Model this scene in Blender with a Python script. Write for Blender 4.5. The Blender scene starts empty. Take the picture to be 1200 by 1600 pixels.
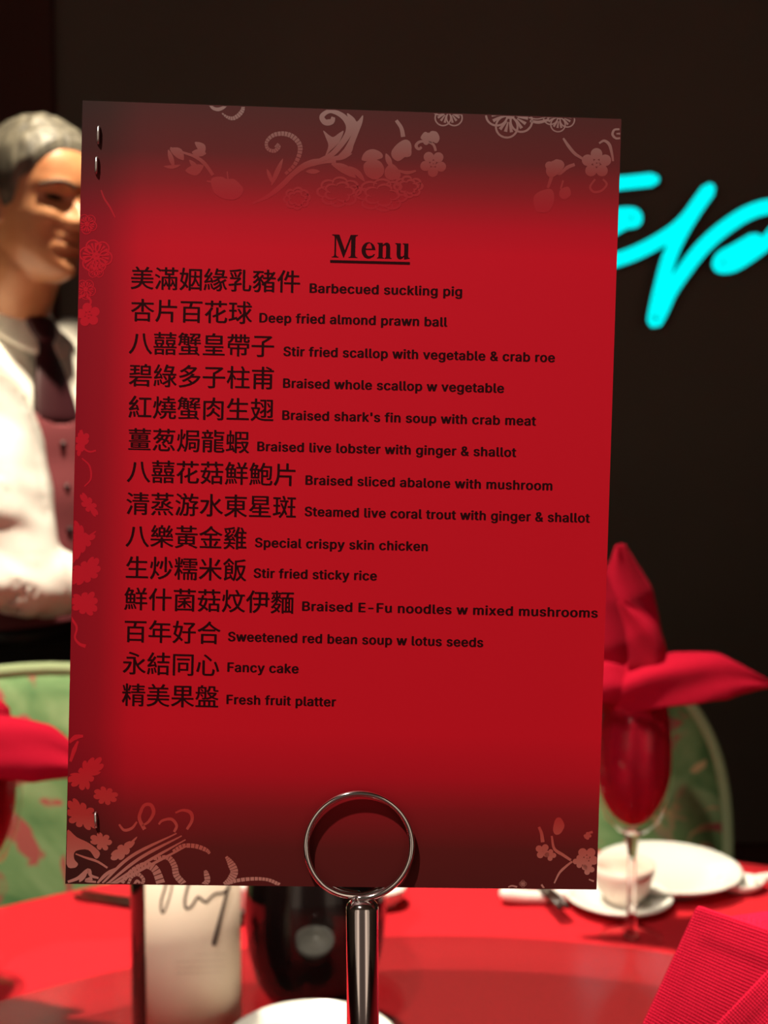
import bpy, bmesh, math, random
from mathutils import Vector, Matrix, noise
from mathutils.geometry import tessellate_polygon
random.seed(7)
C = bpy.context
scene = C.scene
PI = math.pi
R = math.radians

# ---------------------------------------------------------------- camera
FPX, CX, CY = 1800.0, 600.0, 800.0
CAM = Vector((0.0, 0.0, 1.25))
PITCH = math.atan2(100, 1800)
cd = bpy.data.cameras.new('camera')
cam = bpy.data.objects.new('camera', cd)
scene.collection.objects.link(cam)
cam.location = CAM
cam.rotation_euler = (PI/2 - PITCH, 0, 0)
cd.sensor_fit = 'VERTICAL'
cd.sensor_height = 36.0
cd.sensor_width = 27.0
cd.lens = FPX/1600*36.0
cd.clip_start = 0.01
cd.dof.use_dof = True
cd.dof.focus_distance = 0.317
cd.dof.aperture_fstop = 17.0
scene.camera = cam

# ---------------------------------------------------------------- world, lights, exposure
scene.view_settings.view_transform = 'Standard'
scene.view_settings.look = 'None'
scene.view_settings.exposure = 0.0
scene.view_settings.gamma = 1.0
scene.view_settings.use_curve_mapping = False
try:
    scene.cycles.use_denoising = True
    scene.cycles.denoiser = 'OPENIMAGEDENOISE'
    scene.cycles.max_bounces = 12
    scene.cycles.transparent_max_bounces = 16
    scene.cycles.sample_clamp_indirect = 4.0
    scene.cycles.caustics_refractive = False
    scene.cycles.caustics_reflective = False
except Exception:
    pass
w = bpy.data.worlds.new('world')
scene.world = w
w.use_nodes = True
# the rest of the dim restaurant behind the camera: dark straight back, bright side bands invented for the chrome pole's reflections
wn, wl = w.node_tree.nodes, w.node_tree.links
bg = wn['Background']
wtc = wn.new('ShaderNodeTexCoord'); wsp = wn.new('ShaderNodeSeparateXYZ'); wab = wn.new('ShaderNodeMath'); wab.operation = 'ABSOLUTE'
wrp = wn.new('ShaderNodeValToRGB')
wl.new(wtc.outputs['Generated'], wsp.inputs[0]); wl.new(wsp.outputs['X'], wab.inputs[0]); wl.new(wab.outputs[0], wrp.inputs[0])
wrp.color_ramp.elements[0].position = 0.16; wrp.color_ramp.elements[0].color = (0.10, 0.07, 0.055, 1)
wrp.color_ramp.elements[1].position = 0.62; wrp.color_ramp.elements[1].color = (0.45, 0.34, 0.26, 1)
we = wrp.color_ramp.elements.new(0.40); we.color = (1.0, 0.76, 0.58, 1)
we = wrp.color_ramp.elements.new(0.30); we.color = (0.16, 0.11, 0.09, 1)
we = wrp.color_ramp.elements.new(0.50); we.color = (1.0, 0.76, 0.58, 1)
wl.new(wrp.outputs[0], bg.inputs[0])
bg.inputs[1].default_value = 0.85

def spot(name, loc, target, energy, size, blend, radius, color):
    l = bpy.data.lights.new(name, 'SPOT')
    l.energy = energy; l.spot_size = R(size); l.spot_blend = blend
    l.shadow_soft_size = radius; l.color = color
    o = bpy.data.objects.new(name, l)
    o.location = loc
    o.rotation_euler = (Vector(target) - Vector(loc)).to_track_quat('-Z', 'Y').to_euler()
    scene.collection.objects.link(o)
    return o
spot('downlight_far', (-0.32, 1.05, 2.70), (-0.32, 1.05, 0.0), 320, 49.4, 0.22, 0.035, (1.0, 0.87, 0.68))
spot('face_fill_spot', (-0.16, 1.38, 2.74), (-0.465, 1.69, 1.69), 340, 14, 0.5, 0.03, (1.0, 0.85, 0.62))  # added narrow spot that brightens only the waiter's face, no known fixture
spot('downlight_near', (-0.46, -0.42, 2.66), (-0.10, 0.34, 1.2), 132, 52, 0.9, 0.03, (1.0, 0.86, 0.74))
spot('napkin_fill_spot', (0.60, 0.24, 2.68), (0.205, 0.47, 1.00), 720, 15, 0.5, 0.04, (1.0, 0.88, 0.74))  # added tight beam to lift the near napkin, not a fixture of the room

# ---------------------------------------------------------------- helpers
def P(x, y, d):
    """point on the sight line of photo pixel (x, y) at world depth d"""
    F = Vector((0, math.cos(PITCH), -math.sin(PITCH)))
    U = Vector((0, math.sin(PITCH), math.cos(PITCH)))
    v = F + Vector((1, 0, 0))*((x-CX)/FPX) - U*((y-CY)/FPX)
    return CAM + v*(d/v.y)

def ray(x, y):
    F = Vector((0, math.cos(PITCH), -math.sin(PITCH)))
    U = Vector((0, math.sin(PITCH), math.cos(PITCH)))
    return F + Vector((1, 0, 0))*((x-CX)/FPX) - U*((y-CY)/FPX)

def on_level(x, y, z):
    v = ray(x, y)
    return CAM + v*((z-CAM.z)/v.z)

def srgb(r, g, b):
    f = lambda c: (c/255/12.92) if c/255 <= 0.04045 else ((c/255+0.055)/1.055)**2.4
    return (f(r), f(g), f(b), 1.0)

def mat(name, col, rough=0.5, metal=0.0, **kw):
    m = bpy.data.materials.new(name); m.use_nodes = True
    b = m.node_tree.nodes['Principled BSDF']
    b.inputs['Base Color'].default_value = col if len(col) == 4 else (*col, 1)
    b.inputs['Roughness'].default_value = rough
    b.inputs['Metallic'].default_value = metal
    for k, v in kw.items():
        b.inputs[k.replace('_', ' ')].default_value = v
    return m

def nodes(m):
    return m.node_tree.nodes, m.node_tree.links, m.node_tree.nodes['Principled BSDF']

def obj(name, me_or_bm, material=None, parent=None, smooth=True):
    if isinstance(me_or_bm, bmesh.types.BMesh):
        me = bpy.data.meshes.new(name)
        me_or_bm.normal_update()
        me_or_bm.to_mesh(me); me_or_bm.free()
    else:
        me = me_or_bm
        me.name = name
    for p in me.polygons:
        p.use_smooth = smooth
    o = bpy.data.objects.new(name, me)
    if material is not None:
        if len(me.materials) == 0: me.materials.append(material)
    scene.collection.objects.link(o)
    if parent is not None:
        o.parent = parent
        o.matrix_parent_inverse = Matrix.Identity(4)
        if parent.type == 'EMPTY' or True:
            C.view_layer.update()
            o.matrix_parent_inverse = parent.matrix_world.inverted()
    return o

def tag(o, label, cat, group=None):
    o['label'] = label; o['category'] = cat
    if group: o['group'] = group
    return o

def thing(name, label, cat, loc=(0, 0, 0), rotz=0.0, group=None):
    o = bpy.data.objects.new(name, None)
    o.empty_display_size = 0.02
    o.location = loc; o.rotation_euler = (0, 0, rotz)
    scene.collection.objects.link(o)
    C.view_layer.update()
    return tag(o, label, cat, group)

def child(name, bm, m, parent, smooth=True):
    """part given in the thing's own (local) coordinates"""
    o = obj(name, bm, m, None, smooth)
    o.parent = parent
    return o

def structure(name, bm, m, smooth=False):
    o = obj(name, bm, m, None, smooth)
    o['kind'] = 'structure'
    return o

def dup(root, loc, rotz, label, group=None):
    r = root.copy(); scene.collection.objects.link(r)
    r.location = loc; r.rotation_euler = (0, 0, rotz); r['label'] = label
    if group: r['group'] = group
    for ch in root.children:
        c = ch.copy(); scene.collection.objects.link(c); c.parent = r
        for g in ch.children:
            d = g.copy(); scene.collection.objects.link(d); d.parent = c
    return r

def add_box(bm, lo, hi, bevel=0.0):
    x0, y0, z0 = lo; x1, y1, z1 = hi
    vs = [bm.verts.new(p) for p in ((x0,y0,z0),(x1,y0,z0),(x1,y1,z0),(x0,y1,z0),(x0,y0,z1),(x1,y0,z1),(x1,y1,z1),(x0,y1,z1))]
    fs = [bm.faces.new([vs[i] for i in q]) for q in ((3,2,1,0),(4,5,6,7),(0,1,5,4),(1,2,6,5),(2,3,7,6),(3,0,4,7))]
    if bevel:
        es = set(e for f in fs for e in f.edges)
        bmesh.ops.bevel(bm, geom=list(es), offset=bevel, segments=3, affect='EDGES', profile=0.6)
    return bm

def add_lathe(bm, prof, n=48, center=(0, 0, 0), close=True):
    cx, cy, cz = center
    rings = []
    for r, z in prof:
        if r < 1e-6:
            rings.append([bm.verts.new((cx, cy, cz+z))])
        else:
            rings.append([bm.verts.new((cx+r*math.cos(2*PI*i/n), cy+r*math.sin(2*PI*i/n), cz+z)) for i in range(n)])
    for a, b in zip(rings[:-1], rings[1:]):
        if len(a) == 1 and len(b) == 1: continue
        for i in range(n):
            j = (i+1) % n
            if len(a) == 1: bm.faces.new((a[0], b[j], b[i]))
            elif len(b) == 1: bm.faces.new((a[i], a[j], b[0]))
            else: bm.faces.new((a[i], a[j], b[j], b[i]))
    bmesh.ops.recalc_face_normals(bm, faces=bm.faces[:])
    return bm

def catmull(pts, n=8, closed=False):
    pts = [Vector(p) for p in pts]
    out = []
    m = len(pts)
    rng = m if closed else m-1
    for i in range(rng):
        p1, p2 = pts[i], pts[(i+1) % m]
        p0 = pts[i-1] if (closed or i > 0) else p1*2-p2
        p3 = pts[(i+2) % m] if (closed or i+2 < m) else p2*2-p1
        for k in range(n):
            t = k/n
            out.append(0.5*((2*p1)+(p2-p0)*t+(2*p0-5*p1+4*p2-p3)*t*t+(3*p1-p0-3*p2+p3)*t**3))
    if not closed: out.append(pts[-1].copy())
    return out

def interp(tab, x):
    if x <= tab[0][0]: return tab[0][1]
    for (a, va), (b, vb) in zip(tab[:-1], tab[1:]):
        if x <= b:
            t = (x-a)/(b-a); t = t*t*(3-2*t)*0.5 + t*0.5
            return va+(vb-va)*t
    return tab[-1][1]

def add_tube(bm, pts, radii, n=12, closed=False, cap=True, round_caps=False):
    pts = [Vector(p) for p in pts]
    m = len(pts)
    if not hasattr(radii, '__len__'): radii = [radii]*m
    radii = list(radii)
    if round_caps and not closed:
        a = (pts[0]-pts[1]).normalized(); b = (pts[-1]-pts[-2]).normalized()
        ra, rb = radii[0], radii[-1]
        pts = [pts[0]+a*ra*0.95, pts[0]+a*ra*0.7] + pts + [pts[-1]+b*rb*0.7, pts[-1]+b*rb*0.95]
        radii = [ra*0.3, ra*0.72] + radii + [rb*0.72, rb*0.3]
        m = len(pts)
    rings = []
    ref = None
    for i, p in enumerate(pts):
        if closed: t = (pts[(i+1) % m]-pts[i-1])
        else: t = pts[min(i+1, m-1)]-pts[max(i-1, 0)]
        t.normalize()
        if ref is None:
            ref = Vector((0, 0, 1)) if abs(t.z) < 0.9 else Vector((1, 0, 0))
        ref = (ref - t*ref.dot(t)).normalized()
        s = t.cross(ref)
        rings.append([bm.verts.new(p + (ref*math.cos(2*PI*k/n)+s*math.sin(2*PI*k/n))*radii[i]) for k in range(n)])
    pairs = list(zip(rings[:-1], rings[1:]))
    if closed: pairs.append((rings[-1], rings[0]))
    for a, b in pairs:
        for k in range(n):
            j = (k+1) % n
            bm.faces.new((a[k], a[j], b[j], b[k]))
    if cap and not closed:
        bm.faces.new(rings[0][::-1]); bm.faces.new(rings[-1])
    return bm

def evaluated_mesh(o):
    dg = C.evaluated_depsgraph_get()
    me = bpy.data.meshes.new_from_object(o.evaluated_get(dg))
    return me

def bake(o, mods):
    """apply modifiers [(type, {props})] to object o"""
    for t, props in mods:
        m = o.modifiers.new(t.lower(), t)
        for k, v in props.items(): setattr(m, k, v)
    C.view_layer.update()
    me = evaluated_mesh(o)
    o.modifiers.clear()
    old = o.data; o.data = me
    bpy.data.meshes.remove(old)
    for p in me.polygons: p.use_smooth = True
    return o

# ---------------------------------------------------------------- materials
M = {}
M['chrome'] = mat('chrome', (0.78, 0.74, 0.74), 0.09, 1.0)
M['steel'] = mat('staple_steel', (0.8, 0.76, 0.74), 0.32, 1.0)
M['porcelain'] = mat('white_porcelain', (0.80, 0.80, 0.74), 0.22)
M['skin'] = mat('skin', (0.50, 0.24, 0.12), 0.42)
M['shirt'] = mat('white_shirt_cotton', (0.80, 0.77, 0.70), 0.85)
M['vest'] = mat('maroon_vest_cloth', (0.19, 0.035, 0.045), 0.75)
M['tie'] = mat('dark_maroon_silk', (0.035, 0.004, 0.008), 0.5)
M['trousers'] = mat('black_trouser_cloth', (0.008, 0.006, 0.005), 0.8)
M['leather'] = mat('black_leather', (0.006, 0.005, 0.005), 0.4)
M['wood'] = mat('dark_wood', (0.03, 0.012, 0.006), 0.35)
M['gold'] = mat('pale_piping', (0.27, 0.34, 0.17), 0.7)
M['ink'] = mat('printed_black_ink', srgb(38, 3, 8), 0.6, 0.0, Specular_IOR_Level=0.08)
M['marker'] = mat('brown_marker_ink', srgb(52, 30, 26), 0.6)
M['chopstick'] = mat('dark_lacquer', (0.03, 0.012, 0.008), 0.3)

def glass_mat():
    m = bpy.data.materials.new('clear_glass'); m.use_nodes = True
    n, l, b = nodes(m)
    b.inputs['Base Color'].default_value = (1, 1, 1, 1)
    b.inputs['Roughness'].default_value = 0.0
    b.inputs['IOR'].default_value = 1.45
    b.inputs['Transmission Weight'].default_value = 1.0
    return m
M['glass'] = glass_mat()

def sheet_glass():
    """clear glass plate: transparent, with a fresnel reflection and a slight grey tint"""
    m = bpy.data.materials.new('turntable_glass'); m.use_nodes = True
    n, l = m.node_tree.nodes, m.node_tree.links
    n.remove(n['Principled BSDF'])
    tr = n.new('ShaderNodeBsdfTransparent'); tr.inputs[0].default_value = (0.76, 0.73, 0.73, 1)
    gl = n.new('ShaderNodeBsdfGlossy'); gl.inputs['Roughness'].default_value = 0.12
    df = n.new('ShaderNodeBsdfDiffuse'); df.inputs[0].default_value = (0.55, 0.45, 0.40, 1)
    fr = n.new('ShaderNodeFresnel'); fr.inputs[0].default_value = 1.25
    m1 = n.new('ShaderNodeMixShader'); m2 = n.new('ShaderNodeMixShader')
    m1.inputs[0].default_value = 0.012
    gm = n.new('ShaderNodeNewGeometry'); iv = n.new('ShaderNodeMath'); iv.operation = 'SUBTRACT'; iv.inputs[0].default_value = 1.0
    ml = n.new('ShaderNodeMath'); ml.operation = 'MULTIPLY'
    l.new(gm.outputs['Backfacing'], iv.inputs[1]); l.new(fr.outputs[0], ml.inputs[0]); l.new(iv.outputs[0], ml.inputs[1])
    l.new(tr.outputs[0], m1.inputs[1]); l.new(df.outputs[0], m1.inputs[2])
    l.new(ml.outputs[0], m2.inputs[0]); l.new(m1.outputs[0], m2.inputs[1]); l.new(gl.outputs[0], m2.inputs[2])
    l.new(m2.outputs[0], n['Material Output'].inputs[0])
    return m
M['plate_glass'] = sheet_glass()
def thin_glass():
    m = bpy.data.materials.new('thin_bowl_glass'); m.use_nodes = True
    n, l = m.node_tree.nodes, m.node_tree.links
    n.remove(n['Principled BSDF'])
    tr = n.new('ShaderNodeBsdfTransparent'); tr.inputs[0].default_value = (0.97, 0.98, 0.97, 1)
    gl = n.new('ShaderNodeBsdfGlossy'); gl.inputs['Roughness'].default_value = 0.02
    fr = n.new('ShaderNodeFresnel'); fr.inputs[0].default_value = 1.3
    mx = n.new('ShaderNodeMixShader')
    gm = n.new('ShaderNodeNewGeometry'); iv = n.new('ShaderNodeMath'); iv.operation = 'SUBTRACT'; iv.inputs[0].default_value = 1.0
    ml = n.new('ShaderNodeMath'); ml.operation = 'MULTIPLY'
    l.new(gm.outputs['Backfacing'], iv.inputs[1]); l.new(fr.outputs[0], ml.inputs[0]); l.new(iv.outputs[0], ml.inputs[1])
    l.new(ml.outputs[0], mx.inputs[0]); l.new(tr.outputs[0], mx.inputs[1]); l.new(gl.outputs[0], mx.inputs[2])
    l.new(mx.outputs[0], n['Material Output'].inputs[0])
    return m
M['thin_glass'] = thin_glass()

def cloth_mat(name, col, scale, strength, axis_uv=True, sheen=0.15):
    m = mat(name, col, 0.85)
    n, l, b = nodes(m)
    b.inputs['Sheen Weight'].default_value = sheen
    b.inputs['Specular IOR Level'].default_value = 0.12
    b.inputs['Sheen Tint'].default_value = (1, 0.35, 0.35, 1)
    tc = n.new('ShaderNodeTexCoord')
    ws = []
    for d in ('X', 'Y'):
        wv = n.new('ShaderNodeTexWave'); wv.bands_direction = d
        wv.inputs['Scale'].default_value = scale; wv.inputs['Distortion'].default_value = 0.6
        wv.inputs['Detail'].default_value = 2.0; wv.inputs['Detail Scale'].default_value = 0.4
        l.new(tc.outputs['UV' if axis_uv else 'Object'], wv.inputs['Vector']); ws.append(wv)
    mx = n.new('ShaderNodeMath'); mx.operation = 'MULTIPLY'
    l.new(ws[0].outputs['Fac'], mx.inputs[0]); l.new(ws[1].outputs['Fac'], mx.inputs[1])
    bp = n.new('ShaderNodeBump'); bp.inputs['Strength'].default_value = strength; bp.inputs['Distance'].default_value = 0.0006
    l.new(mx.outputs[0], bp.inputs['Height']); l.new(bp.outputs[0], b.inputs['Normal'])
    rp = n.new('ShaderNodeValToRGB')
    c0 = [c*0.72 for c in col[:3]]; c1 = [min(1, c*1.25) for c in col[:3]]
    c1[1] += 0.004; c1[2] += 0.006
    rp.color_ramp.elements[0].color = (*c0, 1); rp.color_ramp.elements[1].color = (*c1, 1)
    l.new(mx.outputs[0], rp.inputs[0]); l.new(rp.outputs[0], b.inputs['Base Color'])
    return m
M['napkin'] = cloth_mat('red_napkin_linen', (0.44, 0.000, 0.020, 1), 260, 0.9, True, 0.0)
M['tablecloth'] = cloth_mat('red_tablecloth', (0.62, 0.016, 0.026, 1), 300, 0.15, False, 0.05)

def chair_fabric():
    m = mat('green_floral_fabric', (0.2, 0.3, 0.15), 0.8)
    n, l, b = nodes(m)
    tc = n.new('ShaderNodeTexCoord')
    n1 = n.new('ShaderNodeTexNoise'); n1.inputs['Scale'].default_value = 9; n1.inputs['Detail'].default_value = 3; n1.inputs['Distortion'].default_value = 1.2
    l.new(tc.outputs['Object'], n1.inputs['Vector'])
    r1 = n.new('ShaderNodeValToRGB'); e = r1.color_ramp.elements
    e[0].position = 0.36; e[0].color = (0.055, 0.15, 0.045, 1)
    e[1].position = 0.50; e[1].color = (0.13, 0.235, 0.085, 1)
    x = e.new(0.62); x.color = (0.20, 0.30, 0.13, 1)
    l.new(n1.outputs['Fac'], r1.inputs[0])
    n2 = n.new('ShaderNodeTexNoise'); n2.inputs['Scale'].default_value = 13; n2.inputs['Detail'].default_value = 2; n2.inputs['Distortion'].default_value = 2.0
    mp = n.new('ShaderNodeMapping'); mp.inputs['Location'].default_value = (3.1, 7.7, 1.3)
    l.new(tc.outputs['Object'], mp.inputs[0]); l.new(mp.outputs[0], n2.inputs['Vector'])
    r2 = n.new('ShaderNodeValToRGB'); e = r2.color_ramp.elements
    e[0].position = 0.575; e[0].color = (0, 0, 0, 1); e[1].position = 0.61; e[1].color = (1, 1, 1, 1)
    l.new(n2.outputs['Fac'], r2.inputs[0])
    n3 = n.new('ShaderNodeTexNoise'); n3.inputs['Scale'].default_value = 5
    l.new(mp.outputs[0], n3.inputs['Vector'])
    r3 = n.new('ShaderNodeValToRGB'); e = r3.color_ramp.elements
    e[0].position = 0.42; e[0].color = (0.30, 0.06, 0.05, 1); e[1].position = 0.56; e[1].color = (0.05, 0.09, 0.08, 1)
    x = e.new(0.49); x.color = (0.50, 0.36, 0.17, 1)
    l.new(n3.outputs['Fac'], r3.inputs[0])
    mx = n.new('ShaderNodeMix'); mx.data_type = 'RGBA'
    l.new(r2.outputs[0], mx.inputs['Factor']); l.new(r1.outputs[0], mx.inputs['A']); l.new(r3.outputs[0], mx.inputs['B'])
    l.new(mx.outputs['Result'], b.inputs['Base Color'])
    return m
M['chair'] = chair_fabric()

def hair_mat():
    m = mat('greying_hair', (0.05, 0.045, 0.035), 0.55)
    n, l, b = nodes(m)
    tc = n.new('ShaderNodeTexCoord'); mp = n.new('ShaderNodeMapping')
    mp.inputs['Scale'].default_value = (60, 60, 12)
    nz = n.new('ShaderNodeTexNoise'); nz.inputs['Scale'].default_value = 1.5; nz.inputs['Detail'].default_value = 4
    rp = n.new('ShaderNodeValToRGB'); e = rp.color_ramp.elements
    e[0].position = 0.35; e[0].color = (0.035, 0.03, 0.022, 1); e[1].position = 0.75; e[1].color = (0.15, 0.135, 0.10, 1)
    l.new(tc.outputs['Object'], mp.inputs[0]); l.new(mp.outputs[0], nz.inputs['Vector'])
    l.new(nz.outputs['Fac'], rp.inputs[0]); l.new(rp.outputs[0], b.inputs['Base Color'])
    bp = n.new('ShaderNodeBump'); bp.inputs['Strength'].default_value = 0.5; bp.inputs['Distance'].default_value = 0.004
    l.new(nz.outputs['Fac'], bp.inputs['Height']); l.new(bp.outputs[0], b.inputs['Normal'])
    return m
M['hair'] = hair_mat()

def wall_mat(name, c0, c1, sc):
    m = mat(name, c0, 0.7)
    n, l, b = nodes(m)
    b.inputs['Specular IOR Level'].default_value = 0.15
    tc = n.new('ShaderNodeTexCoord')
    nz = n.new('ShaderNodeTexNoise'); nz.inputs['Scale'].default_value = sc; nz.inputs['Detail'].default_value = 5
    rp = n.new('ShaderNodeValToRGB')
    rp.color_ramp.elements[0].color = (*c0, 1); rp.color_ramp.elements[1].color = (*c1, 1)
    l.new(tc.outputs['Object'], nz.inputs['Vector']); l.new(nz.outputs['Fac'], rp.inputs[0]); l.new(rp.outputs[0], b.inputs['Base Color'])
    return m
M['wall'] = wall_mat('dark_brown_wall', (0.20, 0.17, 0.14), (0.245, 0.21, 0.175), 3.0)
M['panel'] = wall_mat('dark_red_wood_panel', (0.12, 0.055, 0.045), (0.15, 0.065, 0.05), 5.0)
M['carpet'] = wall_mat('dark_carpet', (0.03, 0.012, 0.010), (0.06, 0.025, 0.02), 40.0)
M['ceiling'] = wall_mat('ceiling_paint', (0.20, 0.17, 0.13), (0.22, 0.19, 0.15), 2.0)

def emit(name, col, s):
    m = bpy.data.materials.new(name); m.use_nodes = True
    n, l = m.node_tree.nodes, m.node_tree.links
    n.remove(n['Principled BSDF'])
    e = n.new('ShaderNodeEmission'); e.inputs[0].default_value = col; e.inputs[1].default_value = s
    l.new(e.outputs[0], n['Material Output'].inputs[0])
    return m
M['neon'] = emit('cyan_neon', (0.0, 1.0, 1.0, 1), 1.02)
M['housing'] = mat('black_letter_housing', (0.01, 0.01, 0.01), 0.6)

def card_mat(floral=False):
    m = mat('card_flourish_print' if floral else 'card_print', (0.5, 0.01, 0.02), 0.6)
    n, l, b = nodes(m)
    b.inputs['Specular IOR Level'].default_value = 0.12
    uv = n.new('ShaderNodeUVMap'); uv.uv_map = 'UVMap'
    sp = n.new('ShaderNodeSeparateXYZ'); l.new(uv.outputs[0], sp.inputs[0])
    rp = n.new('ShaderNodeValToRGB'); cr = rp.color_ramp
    l.new(sp.outputs['Y'], rp.inputs[0])
    def stops(cr, lst):
        while len(cr.elements) > 1: cr.elements.remove(cr.elements[-1])
        cr.elements[0].position = lst[0][0]; cr.elements[0].color = lst[0][1]
        for p, c in lst[1:]:
            x = cr.elements.new(p); x.color = c
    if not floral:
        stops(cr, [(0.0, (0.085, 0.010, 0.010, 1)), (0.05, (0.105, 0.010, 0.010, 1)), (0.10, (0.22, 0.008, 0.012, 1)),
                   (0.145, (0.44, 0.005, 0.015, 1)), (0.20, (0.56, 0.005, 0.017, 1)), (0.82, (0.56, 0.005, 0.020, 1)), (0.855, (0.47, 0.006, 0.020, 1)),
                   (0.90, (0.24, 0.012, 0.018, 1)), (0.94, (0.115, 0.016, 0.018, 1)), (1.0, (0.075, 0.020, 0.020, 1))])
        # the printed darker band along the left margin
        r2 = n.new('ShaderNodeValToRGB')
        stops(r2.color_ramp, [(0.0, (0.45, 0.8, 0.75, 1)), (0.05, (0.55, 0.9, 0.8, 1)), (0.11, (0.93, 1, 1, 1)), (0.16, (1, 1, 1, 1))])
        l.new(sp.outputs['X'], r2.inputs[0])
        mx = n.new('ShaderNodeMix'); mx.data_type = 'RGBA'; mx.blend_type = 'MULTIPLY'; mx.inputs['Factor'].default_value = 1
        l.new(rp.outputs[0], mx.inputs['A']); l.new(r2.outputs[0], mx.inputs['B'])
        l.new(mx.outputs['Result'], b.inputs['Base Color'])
    else:
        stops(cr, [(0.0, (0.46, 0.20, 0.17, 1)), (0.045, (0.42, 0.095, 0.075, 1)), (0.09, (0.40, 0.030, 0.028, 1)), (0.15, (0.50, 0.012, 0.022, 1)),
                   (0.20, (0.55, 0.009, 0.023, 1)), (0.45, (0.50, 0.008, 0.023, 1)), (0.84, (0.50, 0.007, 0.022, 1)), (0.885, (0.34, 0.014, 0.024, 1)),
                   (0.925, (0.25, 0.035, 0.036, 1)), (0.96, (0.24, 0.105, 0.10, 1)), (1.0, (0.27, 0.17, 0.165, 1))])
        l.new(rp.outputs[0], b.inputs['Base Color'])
    return m
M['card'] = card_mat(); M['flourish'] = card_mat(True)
M['card_edge'] = mat('paper_edge', srgb(150, 70, 62), 0.6)

# ---------------------------------------------------------------- the room
bm = bmesh.new(); add_box(bm, (-3.2, -2.2, -0.06), (3.2, 3.45, 0)); structure('floor', bm, M['carpet'])
bm = bmesh.new(); add_box(bm, (-3.2, -2.2, 2.8), (3.2, 3.45, 2.9)); structure('ceiling', bm, M['ceiling'])
bm = bmesh.new(); add_box(bm, (-3.2, 3.25, 0), (3.2, 3.45, 2.8)); structure('wall_back', bm, M['wall'])
bm = bmesh.new(); add_box(bm, (-3.3, -2.2, 0), (-3.2, 3.45, 2.8)); structure('wall_left', bm, M['wall'])
bm = bmesh.new(); add_box(bm, (3.2, -2.2, 0), (3.3, 3.45, 2.8)); structure('wall_right', bm, M['wall'])
px80 = P(80, 100, 3.2).x
bm = bmesh.new(); add_box(bm, (px80-0.75, 3.2, 0), (px80, 3.25, 2.8), 0.006); structure('trim_1', bm, M['panel'])
bm = bmesh.new(); add_box(bm, (-3.2, 3.22, 0), (px80-0.75, 3.25, 0.12), 0.004); add_box(bm, (px80, 3.22, 0), (3.2, 3.25, 0.12), 0.004)
structure('baseboard_back', bm, M['panel'])

# ---------------------------------------------------------------- neon script sign
def neon_pt(x, y, d=3.20):
    return P(940+x/4.615, 230+y/4.615, d)
ns = thing('neon_sign', 'glowing cyan handwritten neon letters on the dark back wall', 'sign', (P(1080, 390, 3.20).x, 3.20, P(1080, 390, 3.20).z))
def neon_stroke(name, pts, r=0.0200, closed=False):
    bm = bmesh.new()
    pp = catmull([neon_pt(*p) for p in pts], 8, closed)
    add_tube(bm, pp, r, 20, closed=closed, round_caps=True)
    # flattened channel letter: lit face to the room, dark sides and back
    for v in bm.verts: v.co.y = max(3.20+(v.co.y-3.20)*0.8, 3.20-0.30*r)
    bm.normal_update()
    for f in bm.faces: f.material_index = 0 if f.normal.y < -0.9 else 1
    o = obj(name, bm, M['neon'], ns)
    o.data.materials.append(M['housing'])
    return o
neon_stroke('letter_bar', [(-60, 283), (60, 268), (200, 255), (365, 237)], 0.0195)
neon_stroke('letter_stroke', [(-60, 640), (60, 600), (160, 545), (235, 530), (225, 490), (130, 490), (20, 520), (-80, 640), (-90, 770), (0, 835), (110, 812), (240, 765), (380, 695), (520, 605), (620, 510), (700, 400), (768, 312)], 0.0205)
neon_stroke('letter_stroke', [(768, 312), (690, 420), (600, 560), (530, 690), (475, 830), (430, 1000), (395, 1150), (380, 1255), (430, 1170), (490, 1040), (600, 880), (720, 730), (850, 610), (1000, 505), (1130, 447), (1230, 435), (1290, 490), (1270, 580), (1190, 680), (1060, 780), (940, 850), (850, 855), (870, 800), (960, 750), (1100, 670)], 0.0213)

# ---------------------------------------------------------------- table, cloth, turntable
TC = Vector((0.13, 0.53)); TR = 0.90; TZ = 0.75
tb = thing('banquet_table', 'round banquet table hidden under the red cloth', 'table', (TC.x, TC.y, 0))
bm = bmesh.new(); add_lathe(bm, [(0, 0.70), (TR-0.02, 0.70), (TR-0.015, 0.71), (TR-0.015, 0.735), (TR-0.02, 0.742), (0, 0.742)], 72)
child('tabletop', bm, M['wood'], tb)
bm = bmesh.new(); add_lathe(bm, [(0, 0.0), (0.32, 0.0), (0.32, 0.03), (0.06, 0.07), (0.045, 0.12), (0.045, 0.64), (0.2, 0.699), (0, 0.699)], 40)
child('pedestal', bm, M['wood'], tb)

bm = bmesh.new()
nseg = 160; rings = []
prof = [(0.0, 0), (0.3, 0), (0.6, 0), (0.8, 0), (TR-0.03, 0), (TR-0.008, -0.001), (TR, -0.008), (TR+0.004, -0.03), (TR+0.006, -0.08), (TR+0.010, -0.15), (TR+0.016, -0.235)]
for k, (r, dz) in enumerate(prof):
    if r == 0: rings.append([bm.verts.new((TC.x, TC.y, TZ))]); continue
    ring = []
    for i in range(nseg):
        a = 2*PI*i/nseg
        ww = max(0, -dz-0.01)*0.09*(math.sin(a*17)+0.5*math.sin(a*29+1))
        ring.append(bm.verts.new((TC.x+(r+ww)*math.cos(a), TC.y+(r+ww)*math.sin(a), TZ+dz)))
    rings.append(ring)
for a, b in zip(rings[:-1], rings[1:]):
    for i in range(nseg):
        j = (i+1) % nseg
        if len(a) == 1: bm.faces.new((a[0], b[i], b[j]))
        else: bm.faces.new((a[i], b[i], b[j], a[j]))
tag(obj('tablecloth', bm, M['tablecloth']), 'bright red tablecloth spread over the round banquet table', 'tablecloth')

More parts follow.
